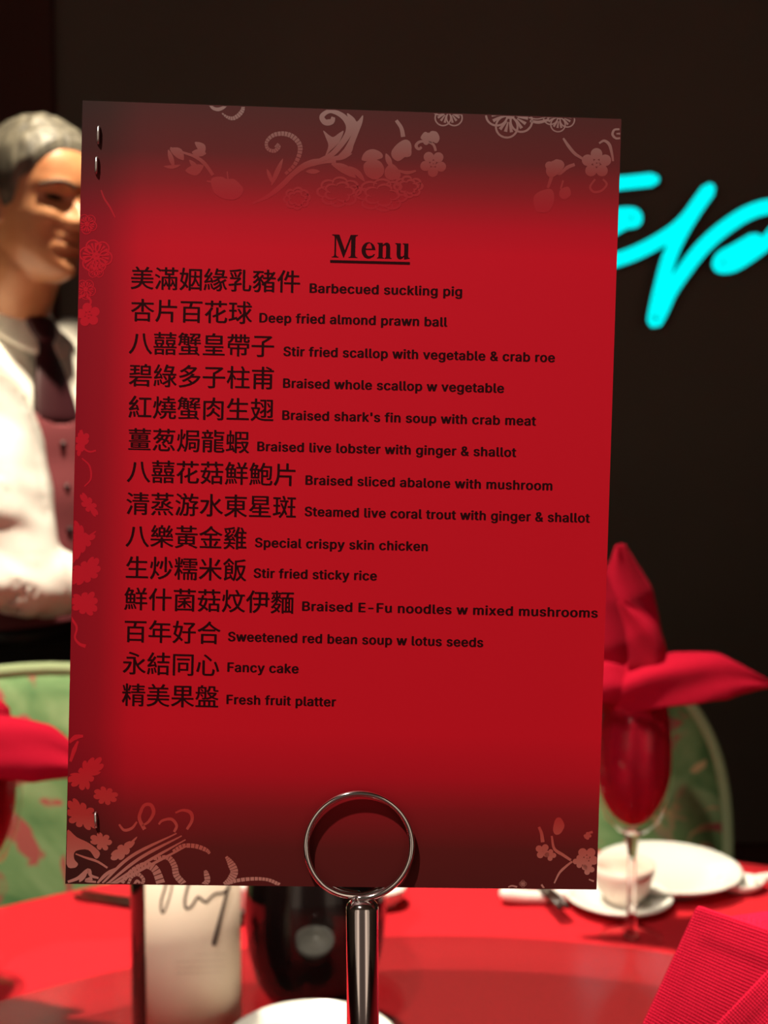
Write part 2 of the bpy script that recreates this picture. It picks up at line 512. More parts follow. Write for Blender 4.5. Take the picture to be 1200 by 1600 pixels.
LC = Vector((0.05, 0.48)); LR = 0.60; LZ = 0.785
tt = thing('turntable', 'round glass turntable raised over the middle of the red cloth', 'turntable', (LC.x, LC.y, TZ))
bm = bmesh.new(); add_lathe(bm, [(0, 0.025), (LR-0.004, 0.025), (LR, 0.029), (LR, 0.031), (LR-0.004, 0.035), (0, 0.035)], 128)
child('glass_top', bm, M['plate_glass'], tt, False)
bm = bmesh.new(); add_lathe(bm, [(0, 0.0005), (0.16, 0.0005), (0.16, 0.012), (0.14, 0.0246), (0, 0.0246)], 48)
child('bearing', bm, M['chrome'], tt)

# ---------------------------------------------------------------- menu card
def card_plane():
    px = [(129, 157), (971, 186), (932, 1390), (102, 1381)]     # top left, top right, bottom right, bottom left
    d = [ray(*p) for p in px]
    # s0*d0 - s1*d1 + s2*d2 - s3*d3 = 0, s0 = 1 : solve for s1, s2, s3
    A = Matrix(((-d[1].x, d[2].x, -d[3].x), (-d[1].y, d[2].y, -d[3].y), (-d[1].z, d[2].z, -d[3].z)))
    s = A.inverted() @ (-d[0])
    k = [1, s[0], s[1], s[2]]
    mean = sum(k)/4
    pts = [d[i]*(k[i]/mean*0.318) for i in range(4)]
    return [CAM+p for p in pts]
TLc, TRc, BRc, BLc = card_plane()
print('card size', (TRc-TLc).length, (BLc-TLc).length, 'angle', math.degrees((TRc-TLc).angle(BLc-TLc)), [tuple(round(c, 4) for c in p) for p in (TLc, TRc, BRc, BLc)])
UX = (TRc-TLc); UY = (TLc-BLc)
NRM = UX.cross(UY).normalized()
if NRM.y > 0: NRM = -NRM           # towards the camera
CORG = BLc
def on_card(x, y, lift=0.0):
    v = ray(x, y)
    o = CORG + NRM*lift
    t = (o-CAM).dot(NRM)/v.dot(NRM)
    return CAM+v*t
def card_uv(p):
    # oblique coordinates in the card's own frame
    q = p-CORG
    a = UX.dot(UX); b = UX.dot(UY); c = UY.dot(UY)
    e = q.dot(UX); f = q.dot(UY)
    det = a*c-b*b
    return ((e*c-f*b)/det, (f*a-e*b)/det)

card = thing('menu_card', 'red printed banquet menu card held upright in the ring clip of the stand', 'menu', (BLc+BRc)/2)
def set_uv(bm):
    lay = bm.loops.layers.uv.new('UVMap')
    for f in bm.faces:
        for lp in f.loops: lp[lay].uv = card_uv(lp.vert.co)
T = 0.0007
bm = bmesh.new()
nx, ny = 12, 18
def cpt(u, v, lift): return CORG+UX*u+UY*v+NRM*lift
front = [[bm.verts.new(cpt(i/nx, j/ny, 0)) for i in range(nx+1)] for j in range(ny+1)]
back = [[bm.verts.new(cpt(i/nx, j/ny, -T)) for i in range(nx+1)] for j in range(ny+1)]
for j in range(ny):
    for i in range(nx):
        bm.faces.new((front[j][i], front[j][i+1], front[j+1][i+1], front[j+1][i]))
        bm.faces.new((back[j][i], back[j+1][i], back[j+1][i+1], back[j][i+1]))
def side(a, b):
    for i in range(len(a)-1): bm.faces.new((a[i], b[i], b[i+1], a[i+1])).material_index = 1
side(front[0], back[0]); side(front[-1], back[-1]); side([r[0] for r in front], [r[0] for r in back]); side([r[-1] for r in front], [r[-1] for r in back])
bmesh.ops.recalc_face_normals(bm, faces=bm.faces[:])
set_uv(bm)
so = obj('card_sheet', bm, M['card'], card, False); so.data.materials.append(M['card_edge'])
me_mat = [p for p in so.data.polygons]

def text_mesh(body, bold=0.0):
    cu = bpy.data.curves.new('text', 'FONT')
    cu.body = body; cu.size = 1.0; cu.offset = bold; cu.resolution_u = 5
    o = bpy.data.objects.new('text', cu); scene.collection.objects.link(o)
    C.view_layer.update()
    me = evaluated_mesh(o)
    vs = [v.co.copy() for v in me.vertices]; fs = [tuple(p.vertices) for p in me.polygons]
    bpy.data.objects.remove(o); bpy.data.curves.remove(cu); bpy.data.meshes.remove(me)
    return vs, fs

LIFT = 0.00005
TH = math.atan(0.0235)
def put_text(bm, vs, fs, x0, base, sx, sy, off, lift):
    vv = []
    for v in vs:
        a = (v.x-off)*sx; b = v.y*sy
        X = x0+a*math.cos(TH)+b*math.sin(TH); Y = base+a*math.sin(TH)-b*math.cos(TH)
        vv.append(bm.verts.new(on_card(X, Y, lift)))
    for f in fs:
        try: bm.faces.new([vv[i] for i in f])
        except ValueError: pass

# bold grotesque letters for the English names: advance width and bezier outlines (left handle, point, right handle)
GLYPHS = {"&":[448,[[[221,-7,197,-7,163,-7],[135,-1,110,12,86,24],[67,41,54,62,41,83],[34,107,34,133,34,155],[39,174,47,189,56,205],[69,220,85,235,101,249],[119,263,140,279,166,298],[191,316,216,335,223,340],[230,346,237,352,244,359],[250,366,255,375,259,384],[262,394,262,405,262,421],[256,434,245,445,235,456],[220,461,201,461,189,461],[178,458,168,453,158,448],[151,441,145,431,140,422],[137,411,137,399,137,386],[140,374,145,363,151,352],[159,340,169,327,179,315],[190,300,204,284,282,189],[360,95,438,0,413,0],[389,0,364,0,300,77],[236,154,171,231,152,255],[135,275,121,293,107,310],[95,327,87,344,79,361],[75,379,75,398,75,421],[81,441,91,458,101,475],[116,489,134,499,153,509],[175,513,200,513,225,513],[247,509,266,499,284,489],[298,476,308,459,319,443],[324,424,324,404,324,389],[321,375,315,362,309,348],[302,336,291,325,281,314],[269,303,256,293,222,268],[188,243,154,217,133,202],[119,188,110,174,101,161],[97,147,97,131,97,115],[101,100,109,87,117,75],[129,65,143,57,158,50],[174,46,193,46,213,46],[233,51,251,59,270,68],[286,80,301,95,316,111],[328,130,336,151,345,173],[349,197,349,224,368,224],[388,224,408,224,408,192],[404,165,397,144,389,122],[381,105,371,92,361,79],[352,69,345,62,341,57],[337,52,333,47,316,29],[296,16,271,7,246,-2]]]],"'":[206,[[[95,318,78,318,75,381],[73,445,70,509,92,509],[114,509,136,509,133,445],[131,381,128,318,112,318]]]],"-":[453,[[[263,244,337,244,337,226],[337,207,337,188,263,188],[188,188,114,188,114,207],[114,226,114,244,188,244]]]],"B":[456,[[[122,0,60,0,60,170],[60,339,60,509,120,509],[181,509,241,509,276,509],[306,503,329,491,352,479],[369,462,381,442,392,422],[398,399,398,374,398,352],[394,334,387,320,379,306],[369,294,356,286,344,277],[330,271,315,267,315,265],[315,264,315,262,331,261],[347,255,363,245,379,235],[392,221,402,203,413,185],[418,163,418,136,418,111],[412,87,400,67,388,46],[370,30,344,18,319,6],[287,0,247,0,184,0]],[[125,115,125,57,165,57],[205,57,245,57,284,57],[313,65,330,80,347,95],[355,114,355,137,355,154],[351,170,342,184,334,198],[321,209,306,218,290,227],[271,231,248,231,207,231],[166,231,125,231,125,173]],[[125,341,125,285,162,285],[200,285,238,285,257,285],[273,289,288,296,303,303],[315,313,323,326,332,339],[336,355,336,372,336,395],[328,414,313,429,297,444],[273,452,240,452,202,452],[163,452,125,452,125,396]]]],"D":[502,[[[271,0,219,0,178,0],[137,0,96,0,96,19],[96,38,96,57,136,57],[175,57,215,57,256,57],[291,65,318,81,345,97],[366,119,379,149,392,179],[399,214,399,255,399,296],[392,331,379,361,366,390],[346,412,320,428,293,444],[260,452,221,452,178,452],[136,452,93,452,93,471],[93,490,93,509,137,509],[181,509,225,509,275,509],[317,499,353,478,388,458],[415,429,433,391,452,353],[462,308,462,255,462,202],[452,157,433,119,414,81],[387,51,351,31,314,10]],[[103,509,125,509,125,339],[125,170,125,0,103,0],[82,0,60,0,60,170],[60,339,60,509,82,509]]]],"E":[419,[[[165,0,60,0,60,170],[60,339,60,509,164,509],[268,509,372,509,372,490],[372,471,372,452,290,452],[207,452,125,452,125,396],[125,341,125,286,202,286],[278,286,355,286,355,267],[355,248,355,229,278,229],[202,229,125,229,125,172],[125,114,125,57,208,57],[292,57,375,57,375,38],[375,19,375,0,270,0]]]],"F":[410,[[[82,0,60,0,60,170],[60,339,60,509,163,509],[266,509,369,509,369,490],[369,471,369,452,288,452],[206,452,125,452,125,394],[125,336,125,278,198,278],[272,278,346,278,346,259],[346,240,346,221,272,221],[198,221,125,221,125,147],[125,74,125,0,103,0]]]],"S":[447,[[[263,-9,224,-9,187,-9],[155,-3,128,9,100,21],[79,38,64,60,49,82],[40,107,38,137,60,137],[82,137,104,137,106,117],[112,101,123,88,134,75],[149,65,166,59,184,52],[203,49,224,49,247,49],[268,53,286,60,304,68],[319,78,329,92,340,105],[346,121,346,139,346,155],[341,169,332,179,323,189],[311,198,296,205,281,211],[264,217,245,222,224,228],[204,234,184,239,142,251],[109,268,86,289,63,311],[52,339,52,372,52,401],[60,426,75,448,90,469],[111,486,138,498,164,510],[194,516,227,516,261,516],[290,510,316,498,342,486],[362,469,377,449,392,428],[400,404,401,378,380,378],[358,378,337,378,335,403],[323,423,302,437,281,451],[256,459,225,459,203,459],[184,455,167,448,151,441],[138,431,129,418,120,406],[115,391,115,376,115,358],[120,344,131,334,142,323],[154,314,169,308,184,302],[199,297,212,293,230,289],[247,284,264,279,279,275],[295,270,312,264,328,257],[344,248,359,238,373,227],[385,214,395,198,404,181],[408,162,408,139,408,111],[401,86,386,64,372,41],[351,24,323,11,296,-2]]]],"a":[389,[[[182,-9,160,-9,136,-9],[114,-4,94,5,75,14],[59,27,48,45,36,62],[30,83,30,108,30,130],[35,147,43,161,52,175],[63,185,78,193,92,201],[108,207,125,211,143,215],[160,218,178,220,201,223],[219,225,234,227,248,228],[258,231,265,235,272,239],[276,245,276,255,276,255],[276,256,276,257,276,272],[273,286,267,297,261,308],[252,316,240,322,228,328],[213,331,196,331,178,331],[162,328,149,322,136,317],[126,309,118,301,110,292],[104,283,100,274,80,280],[61,285,41,291,50,314],[62,332,79,346,95,360],[113,369,133,375,153,381],[173,384,194,384,208,384],[223,383,239,379,255,376],[271,370,286,360,301,351],[313,338,322,320,332,303],[337,280,337,251,337,168],[337,84,337,0,317,0],[297,0,277,0,277,17],[277,35,277,52,275,52],[274,52,272,52,268,43],[261,34,252,25,243,15],[230,7,215,1,200,-5]],[[155,45,170,45,193,45],[212,50,228,59,243,68],[255,79,263,93,271,107],[276,122,276,138,276,155],[276,173,276,190,273,187],[268,184,259,182,251,180],[242,178,231,176,221,174],[210,172,200,171,190,170],[182,169,175,168,161,166],[147,163,134,159,121,154],[111,148,103,139,96,131],[92,119,92,105,92,92],[95,81,102,72,109,63],[118,57,130,52,142,48]]]],"b":[424,[[[261,-8,229,-8,206,-8],[187,-4,172,4,158,12],[146,21,138,31,129,42],[123,51,118,59,116,59],[114,59,112,59,112,39],[112,20,112,0,92,0],[72,0,53,0,53,170],[53,339,53,509,73,509],[93,509,114,509,114,446],[114,382,114,319,115,319],[117,319,118,319,123,327],[129,336,137,346,145,356],[157,365,171,373,186,381],[205,384,229,384,261,384],[289,376,313,361,337,345],[356,322,370,293,383,263],[390,229,390,189,390,149],[383,114,370,84,356,55],[337,32,313,16,289,0]],[[197,47,220,47,244,47],[263,53,279,66,295,78],[308,95,316,117,324,138],[328,162,328,189,328,216],[324,240,316,261,308,282],[296,299,280,311,264,324],[244,330,220,330,197,330],[177,324,161,312,145,300],[133,284,125,263,117,242],[113,217,113,189,113,161],[117,136,125,115,133,94],[146,77,162,65,178,53]]]],"c":[396,[[[226,-8,207,-8,173,-8],[143,0,117,16,91,33],[71,56,56,85,41,114],[34,149,34,187,34,227],[41,262,56,291,71,321],[91,343,117,360,143,376],[173,384,207,384,226,384],[243,382,260,377,276,372],[292,365,305,356,319,347],[330,335,340,322,350,309],[357,294,362,277,342,272],[322,267,303,262,300,272],[296,281,290,289,285,297],[278,305,270,311,262,317],[253,322,242,325,232,328],[220,330,207,330,182,330],[161,323,145,310,129,297],[116,280,108,258,100,237],[96,213,96,187,96,162],[100,139,108,117,116,96],[129,79,145,66,161,53],[182,46,207,46,220,46],[232,48,243,52,253,55],[263,60,271,66,279,72],[286,80,292,89,297,97],[301,107,304,117,324,112],[343,107,363,102,358,85],[351,70,341,56,332,43],[320,31,306,21,293,12],[277,4,261,-1,244,-6]]]],"d":[424,[[[219,-8,195,-8,164,-8],[136,0,111,16,87,32],[68,55,55,84,41,114],[34,149,34,189,34,229],[41,263,55,293,69,322],[88,345,112,361,136,376],[164,384,196,384,219,384],[238,381,253,373,268,365],[279,356,287,346,296,336],[302,327,306,319,308,319],[309,319,311,319,311,382],[311,446,311,509,331,509],[351,509,372,509,372,339],[372,170,372,0,352,0],[332,0,313,0,313,20],[313,39,313,59,311,59],[309,59,307,59,302,51],[295,42,287,31,278,21],[267,12,252,4,238,-4]],[[181,47,205,47,227,47],[247,53,263,65,279,77],[291,94,299,115,308,136],[312,161,312,189,312,217],[308,242,300,263,292,284],[279,300,263,312,247,324],[228,330,205,330,181,330],[161,324,145,311,129,299],[116,282,108,261,100,240],[96,216,96,189,96,162],[100,138,109,117,117,95],[129,78,145,66,161,53]]]],"e":[404,[[[238,-8,212,-8,175,-8],[143,0,117,16,90,33],[70,56,56,85,41,114],[34,148,34,187,34,226],[41,260,55,290,69,319],[89,343,115,359,141,376],[171,384,205,384,226,384],[246,381,266,374,285,367],[303,356,319,341,335,326],[348,306,357,282,366,258],[371,228,371,194,371,186],[371,178,371,169,272,169],[174,169,75,169,75,187],[75,204,75,221,163,221],[250,221,338,221,329,215],[319,208,310,202,310,227],[306,249,298,269,290,288],[278,303,263,314,247,325],[228,330,205,330,182,330],[163,325,146,313,130,302],[118,288,109,270,100,251],[96,232,96,211,96,200],[96,189,96,178,96,150],[101,126,110,106,120,87],[134,72,151,61,168,51],[189,46,212,46,228,46],[241,48,254,53,266,57],[277,64,285,73,294,82],[301,93,306,105,325,101],[345,96,365,91,359,71],[349,54,335,39,321,24],[303,13,283,4,262,-4]]]],"f":[254,[[[154,379,228,379,228,362],[228,344,228,327,154,327],[80,327,6,327,6,344],[6,362,6,379,80,379]],[[101,0,81,0,81,144],[81,288,81,432,81,453],[86,471,96,486,106,500],[119,511,135,519,152,526],[169,530,187,530,201,530],[213,529,222,527,232,525],[238,523,243,521,238,503],[233,486,227,468,224,470],[220,471,215,472,210,473],[203,474,195,474,176,474],[163,469,154,460,146,451],[142,437,142,419,142,279],[142,140,142,0,121,0]]]],"g":[425,[[[238,-151,207,-151,179,-151],[155,-147,134,-140,113,-132],[96,-123,82,-110,69,-98],[58,-84,51,-69,67,-60],[84,-50,101,-41,107,-49],[113,-57,122,-66,130,-75],[141,-82,154,-88,168,-94],[186,-97,207,-97,238,-97],[263,-90,282,-75,302,-60],[311,-37,311,-6,311,19],[311,44,311,68,310,68],[308,68,306,68,301,60],[295,51,287,41,278,32],[267,23,252,16,238,8],[219,5,195,5,164,5],[137,12,113,27,88,41],[69,62,55,90,41,118],[34,152,34,191,34,230],[41,264,55,293,69,322],[88,345,112,361,137,376],[165,384,196,384,220,384],[239,381,253,373,268,365],[280,356,288,346,297,336],[303,327,308,319,309,319],[311,319,313,319,313,339],[313,359,313,379,333,379],[353,379,372,379,372,250],[372,121,372,-9,372,-42],[365,-69,350,-90,335,-111],[316,-126,291,-136,266,-146]],[[181,59,205,59,228,59],[248,64,264,75,280,86],[292,101,300,121,308,141],[312,165,312,193,312,220],[308,243,300,264,292,284],[280,301,264,312,248,324],[228,330,205,330,181,330],[161,324,145,312,129,299],[117,283,109,262,100,242],[96,219,96,193,96,166],[100,143,109,123,117,103],[129,87,145,76,162,65]]]],"h":[410,[[[114,249,114,227,114,151],[114,76,114,0,93,0],[73,0,53,0,53,170],[53,339,53,509,73,509],[93,509,114,509,114,435],[114,361,114,287,110,287],[106,287,102,287,114,322],[131,347,152,362,174,377],[199,384,227,384,253,384],[276,379,295,369,315,358],[330,342,341,321,352,299],[357,273,357,240,357,160],[357,80,357,0,337,0],[316,0,296,0,296,78],[296,157,296,235,296,265],[288,288,273,304,258,321],[237,329,210,329,192,329],[175,325,161,317,146,309],[135,298,126,283,118,267]]]],"i":[167,[[[73,0,53,0,53,126],[53,253,53,379,73,379],[93,379,114,379,114,253],[114,126,114,0,93,0]],[[95,443,84,443,72,443],[62,447,54,455,45,462],[41,472,41,483,41,494],[45,504,54,512,62,520],[72,524,84,524,95,524],[106,520,114,512,122,504],[126,494,126,483,126,472],[122,462,114,455,106,447]]]],"k":[381,[[[132,158,110,137,110,162],[110,187,110,212,113,212],[117,212,121,212,175,268],[230,323,284,379,310,379],[335,379,360,379,301,319],[243,259,184,199,182,199],[179,199,177,199,155,178]],[[73,0,53,0,53,170],[53,339,53,509,73,509],[93,509,114,509,114,339],[114,170,114,0,93,0]],[[320,0,294,0,245,62],[197,124,148,186,162,200],[177,214,191,229,252,152],[312,76,372,0,346,0]]]],"l":[189,[[[147,-2,139,-2,110,-2],[88,5,74,20,60,35],[53,57,53,84,53,226],[53,367,53,509,73,509],[93,509,114,509,114,372],[114,235,114,99,114,81],[116,69,120,62,125,55],[133,52,146,52,152,52],[157,52,160,53,164,53],[167,54,170,54,173,37],[177,20,181,3,175,1],[169,0,162,-1,154,-2]]]],"m":[610,[[[73,0,53,0,53,126],[53,253,53,379,72,379],[92,379,112,379,112,351],[112,323,112,295,111,295],[109,295,108,295,113,316],[121,332,132,346,144,359],[157,369,172,376,187,383],[203,386,219,386,247,386],[270,378,287,361,305,344],[316,322,321,295,318,295],[315,295,312,295,317,313],[325,329,337,343,349,357],[364,367,381,375,398,382],[416,386,437,386,459,386],[479,381,497,372,515,362],[530,348,541,328,551,309],[557,285,557,255,557,170],[557,85,557,0,536,0],[516,0,496,0,496,85],[496,169,496,254,496,281],[488,301,473,313,457,325],[439,330,419,330,402,330],[387,327,374,320,362,313],[352,303,345,290,339,278],[335,263,335,247,335,165],[335,82,335,0,315,0],[295,0,274,0,274,87],[274,173,274,260,274,281],[267,298,253,311,239,324],[221,330,199,330,185,330],[171,327,158,320,144,313],[134,303,126,289,118,276],[114,258,114,238,114,159],[114,79,114,0,93,0]]]],"n":[410,[[[114,249,114,227,114,151],[114,76,114,0,93,0],[73,0,53,0,53,126],[53,253,53,379,72,379],[92,379,112,379,112,349],[112,318,112,287,109,287],[106,287,102,287,114,322],[131,347,152,362,174,377],[199,384,227,384,253,384],[276,379,295,369,314,358],[330,342,341,321,352,299],[357,273,357,240,357,160],[357,80,357,0,337,0],[316,0,296,0,296,78],[296,157,296,235,296,265],[288,288,273,304,258,321],[237,329,210,329,192,329],[175,325,161,317,146,309],[135,298,126,283,118,267]]]],"o":[415,[[[242,-8,207,-8,173,-8],[143,0,117,16,91,33],[71,56,56,85,41,114],[34,149,34,187,34,227],[41,262,56,291,71,321],[91,343,117,360,143,376],[173,384,207,384,242,384],[273,376,299,360,325,343],[345,321,359,291,374,262],[381,227,381,187,381,149],[374,114,359,85,345,56],[325,33,299,16,273,0]],[[182,46,207,46,233,46],[254,53,270,66,287,79],[299,96,307,117,315,139],[319,162,319,187,319,213],[315,236,307,258,299,280],[287,297,270,310,254,323],[233,330,207,330,182,330],[161,323,145,310,129,297],[116,280,108,258,100,237],[96,213,96,187,96,162],[100,139,108,117,116,96],[129,79,145,66,161,53]]]],"p":[424,[[[73,-143,53,-143,53,31],[53,205,53,379,72,379],[92,379,112,379,112,359],[112,339,112,319,114,319],[116,319,118,319,123,327],[129,336,137,346,145,356],[157,365,171,373,186,381],[205,384,229,384,261,384],[289,376,313,361,337,345],[356,322,370,293,383,263],[390,229,390,189,390,149],[383,114,370,84,356,55],[337,32,313,16,289,0],[261,-8,229,-8,206,-8],[187,-4,173,4,158,12],[146,21,138,31,130,42],[123,51,118,59,117,59],[115,59,114,59,114,-8],[114,-76,114,-143,93,-143]],[[197,47,220,47,244,47],[263,53,279,66,295,78],[308,95,316,117,324,138],[328,162,328,189,328,216],[324,240,316,261,308,282],[296,299,280,311,264,324],[244,330,220,330,197,330],[177,324,161,312,145,300],[133,284,125,263,117,242],[113,217,113,189,113,161],[117,136,125,115,133,94],[146,77,162,65,178,53]]]],"r":[259,[[[73,0,53,0,53,126],[53,253,53,379,72,379],[92,379,112,379,112,360],[112,340,112,321,113,321],[114,321,115,321,122,340],[135,355,152,367,170,379],[190,385,213,385,218,385],[223,385,229,384,235,384],[240,384,243,384,243,363],[243,343,243,322,242,323],[237,323,230,324,223,325],[215,326,207,326,189,326],[173,322,159,315,145,307],[134,297,126,284,118,270],[114,255,114,237,114,158],[114,79,114,0,93,0]]]],"s":[365,[[[211,-8,182,-8,156,-8],[133,-4,112,3,92,11],[75,23,62,38,49,53],[40,72,36,94,55,98],[74,102,94,107,99,86],[109,70,124,60,139,50],[158,45,181,45,208,45],[229,51,244,62,260,74],[268,87,268,103,268,116],[263,127,254,136,245,144],[231,151,212,155,191,160],[170,165,149,170,115,178],[89,191,72,208,55,225],[47,247,47,274,47,296],[53,315,65,332,77,348],[94,361,115,370,136,380],[160,384,187,384,213,384],[235,380,254,372,272,365],[287,353,299,339,310,325],[319,309,324,290,305,286],[287,281,268,277,263,292],[255,304,243,316,230,327],[212,333,187,333,165,333],[146,327,131,317,116,306],[109,293,109,277,109,263],[114,252,124,243,134,235],[150,228,172,223,191,218],[210,214,229,209,264,201],[290,188,306,171,323,154],[331,133,331,107,331,84],[325,64,312,47,300,30],[282,16,260,6,237,-3]]]],"t":[227,[[[138,379,204,379,204,362],[204,344,204,327,138,327],[72,327,6,327,6,344],[6,362,6,379,72,379]],[[65,345,65,471,85,471],[106,471,126,471,126,347],[126,222,126,98,126,81],[129,69,136,61,143,54],[154,50,170,50,174,50],[179,50,185,51,191,52],[197,53,202,54,206,36],[209,19,213,2,207,0],[200,-2,192,-3,184,-4],[176,-4,168,-4,136,-4],[110,4,92,21,74,38],[65,62,65,93,65,219]]]],"u":[410,[[[211,-5,182,-5,157,-5],[134,0,115,11,95,21],[80,37,69,59,58,80],[53,107,53,139,53,219],[53,299,53,379,73,379],[93,379,114,379,114,301],[114,222,114,144,114,114],[121,91,137,75,152,58],[173,50,200,50,218,50],[235,54,249,62,264,70],[275,81,283,97,292,112],[296,131,296,153,296,228],[296,304,296,379,316,379],[337,379,357,379,357,253],[357,126,357,0,337,0],[318,0,298,0,298,31],[298,61,298,92,301,92],[304,92,307,92,295,57],[279,32,257,17,235,2]]]],"v":[389,[[[184,0,163,0,114,126],[66,253,17,379,40,379],[62,379,84,379,111,305],[138,230,165,155,174,132],[181,110,187,87,193,64],[199,42,206,21,198,21],[191,21,184,21,191,42],[197,64,203,87,209,110],[216,132,224,155,251,230],[278,305,305,379,327,379],[349,379,371,379,323,253],[275,126,226,0,205,0]]]],"w":[567,[[[158,0,138,0,99,126],[61,253,23,379,44,379],[66,379,87,379,103,324],[118,269,133,214,140,191],[147,165,154,137,161,108],[168,76,175,41,172,41],[168,41,165,41,172,75],[179,106,186,135,193,163],[199,190,206,214,221,269],[237,324,252,379,273,379],[295,379,316,379,332,324],[347,269,362,214,368,190],[375,164,382,136,388,107],[395,76,402,41,399,41],[395,41,391,41,399,75],[406,107,413,135,420,164],[427,190,434,214,449,269],[465,324,480,379,502,379],[523,379,545,379,506,253],[468,126,429,0,409,0],[389,0,368,0,352,57],[335,114,319,172,314,189],[309,207,305,225,300,243],[295,261,291,280,286,299],[281,318,277,338,281,338],[286,338,291,338,286,319],[281,299,277,280,272,261],[267,243,263,225,258,206],[253,189,248,172,231,114],[215,57,199,0,178,0]]]],"x":[379,[[[44,0,21,0,71,73],[121,145,171,218,171,202],[171,187,171,171,124,240],[76,310,29,379,52,379],[76,379,100,379,116,355],[132,330,147,306,160,287],[170,270,179,253,188,237],[198,221,207,206,197,206],[186,206,175,206,185,221],[194,237,202,253,211,270],[221,287,233,306,249,330],[266,355,282,379,305,379],[328,379,352,379,304,309],[256,239,209,169,209,184],[209,199,209,214,258,143],[308,71,358,0,334,0],[310,0,287,0,268,28],[249,57,231,85,219,103],[209,120,200,136,191,152],[182,167,173,182,183,182],[194,182,205,182,195,167],[186,152,178,136,170,120],[160,103,148,85,129,57],[110,28,91,0,68,0]]]],"y":[389,[[[51,-140,47,-139,52,-121],[57,-103,61,-86,65,-86],[68,-87,71,-87,83,-90],[94,-91,104,-89,114,-87],[122,-82,130,-74,138,-66],[145,-53,151,-36,155,-24],[159,-13,163,-1,114,126],[66,252,17,379,40,379],[62,379,84,379,111,305],[138,230,165,155,174,132],[181,109,187,87,193,64],[199,42,206,21,198,21],[191,21,184,21,190,42],[196,64,202,87,209,110],[216,132,224,155,251,230],[278,305,305,379,327,379],[349,379,371,379,316,234],[260,88,204,-58,196,-78],[187,-94,177,-107,166,-120],[153,-129,139,-136,125,-142],[109,-145,91,-145,81,-145],[72,-144,65,-143,57,-142]]]]," ":[188,[]]}
def straight(pts): return [[x, y, x, y, x, y] for x, y in pts]
GLYPHS['w'] = [567, [straight([(8, 379), (80, 379), (166, 92), (246, 379), (320, 379), (400, 92), (486, 379), (558, 379), (440, 0), (362, 0), (283, 275), (204, 0), (126, 0)])]]
GCACHE = {}
def outline_mesh(splines):
    cu = bpy.data.curves.new('letter', 'CURVE'); cu.dimensions = '2D'; cu.fill_mode = 'BOTH'; cu.resolution_u = 4
    for pts in splines:
        sp = cu.splines.new('BEZIER'); sp.bezier_points.add(len(pts)-1); sp.use_cyclic_u = True
        for b, p in zip(sp.bezier_points, pts):
            b.handle_left_type = b.handle_right_type = 'FREE'
            b.handle_left = (p[0]/1000, p[1]/1000, 0); b.co = (p[2]/1000, p[3]/1000, 0); b.handle_right = (p[4]/1000, p[5]/1000, 0)
    o = bpy.data.objects.new('letter', cu); scene.collection.objects.link(o)
    C.view_layer.update()
    me = evaluated_mesh(o)
    vs = [v.co.copy() for v in me.vertices]; fs = [tuple(p.vertices) for p in me.polygons]
    bpy.data.objects.remove(o); bpy.data.curves.remove(cu); bpy.data.meshes.remove(me)
    return vs, fs
def glyph(ch):
    """strokes that overlap are filled one by one, counters stay with the outline around them"""
    if ch in GCACHE: return GCACHE[ch]
    spl = GLYPHS[ch][1]
    def area(p): return sum(p[k][2]*p[(k+1) % len(p)][3]-p[(k+1) % len(p)][2]*p[k][3] for k in range(len(p)))/2
    def box(p): return min(q[2] for q in p), min(q[3] for q in p), max(q[2] for q in p), max(q[3] for q in p)
    if spl:
        sg = area(max(spl, key=lambda p: abs(area(p)))) > 0
        outer = [[p] for p in spl if (area(p) > 0) == sg]
        for h in [p for p in spl if (area(p) > 0) != sg]:
            hb = box(h)
            best = None
            for g in outer:
                gb = box(g[0])
                if gb[0] <= hb[0] and gb[1] <= hb[1] and gb[2] >= hb[2] and gb[3] >= hb[3]: best = g
            (best or outer[0]).append(h)
    else: outer = []
    vs, fs = [], []
    for k, g in enumerate(outer):
        v, f = outline_mesh(g)
        n0 = len(vs)
        vs += v; fs += [tuple(n0+i for i in q) for q in f]
    GCACHE[ch] = (vs, fs)
    return GCACHE[ch]
def latin_mesh(body):
    x = 0.0; vs, fs = [], []
    for ch in body:
        v, f = glyph(ch); n0 = len(vs)
        vs += [p+Vector((x, 0, 0)) for p in v]; fs += [tuple(n0+i for i in q) for q in f]
        x += GLYPHS[ch][0]/1000+0.034
    return vs, fs

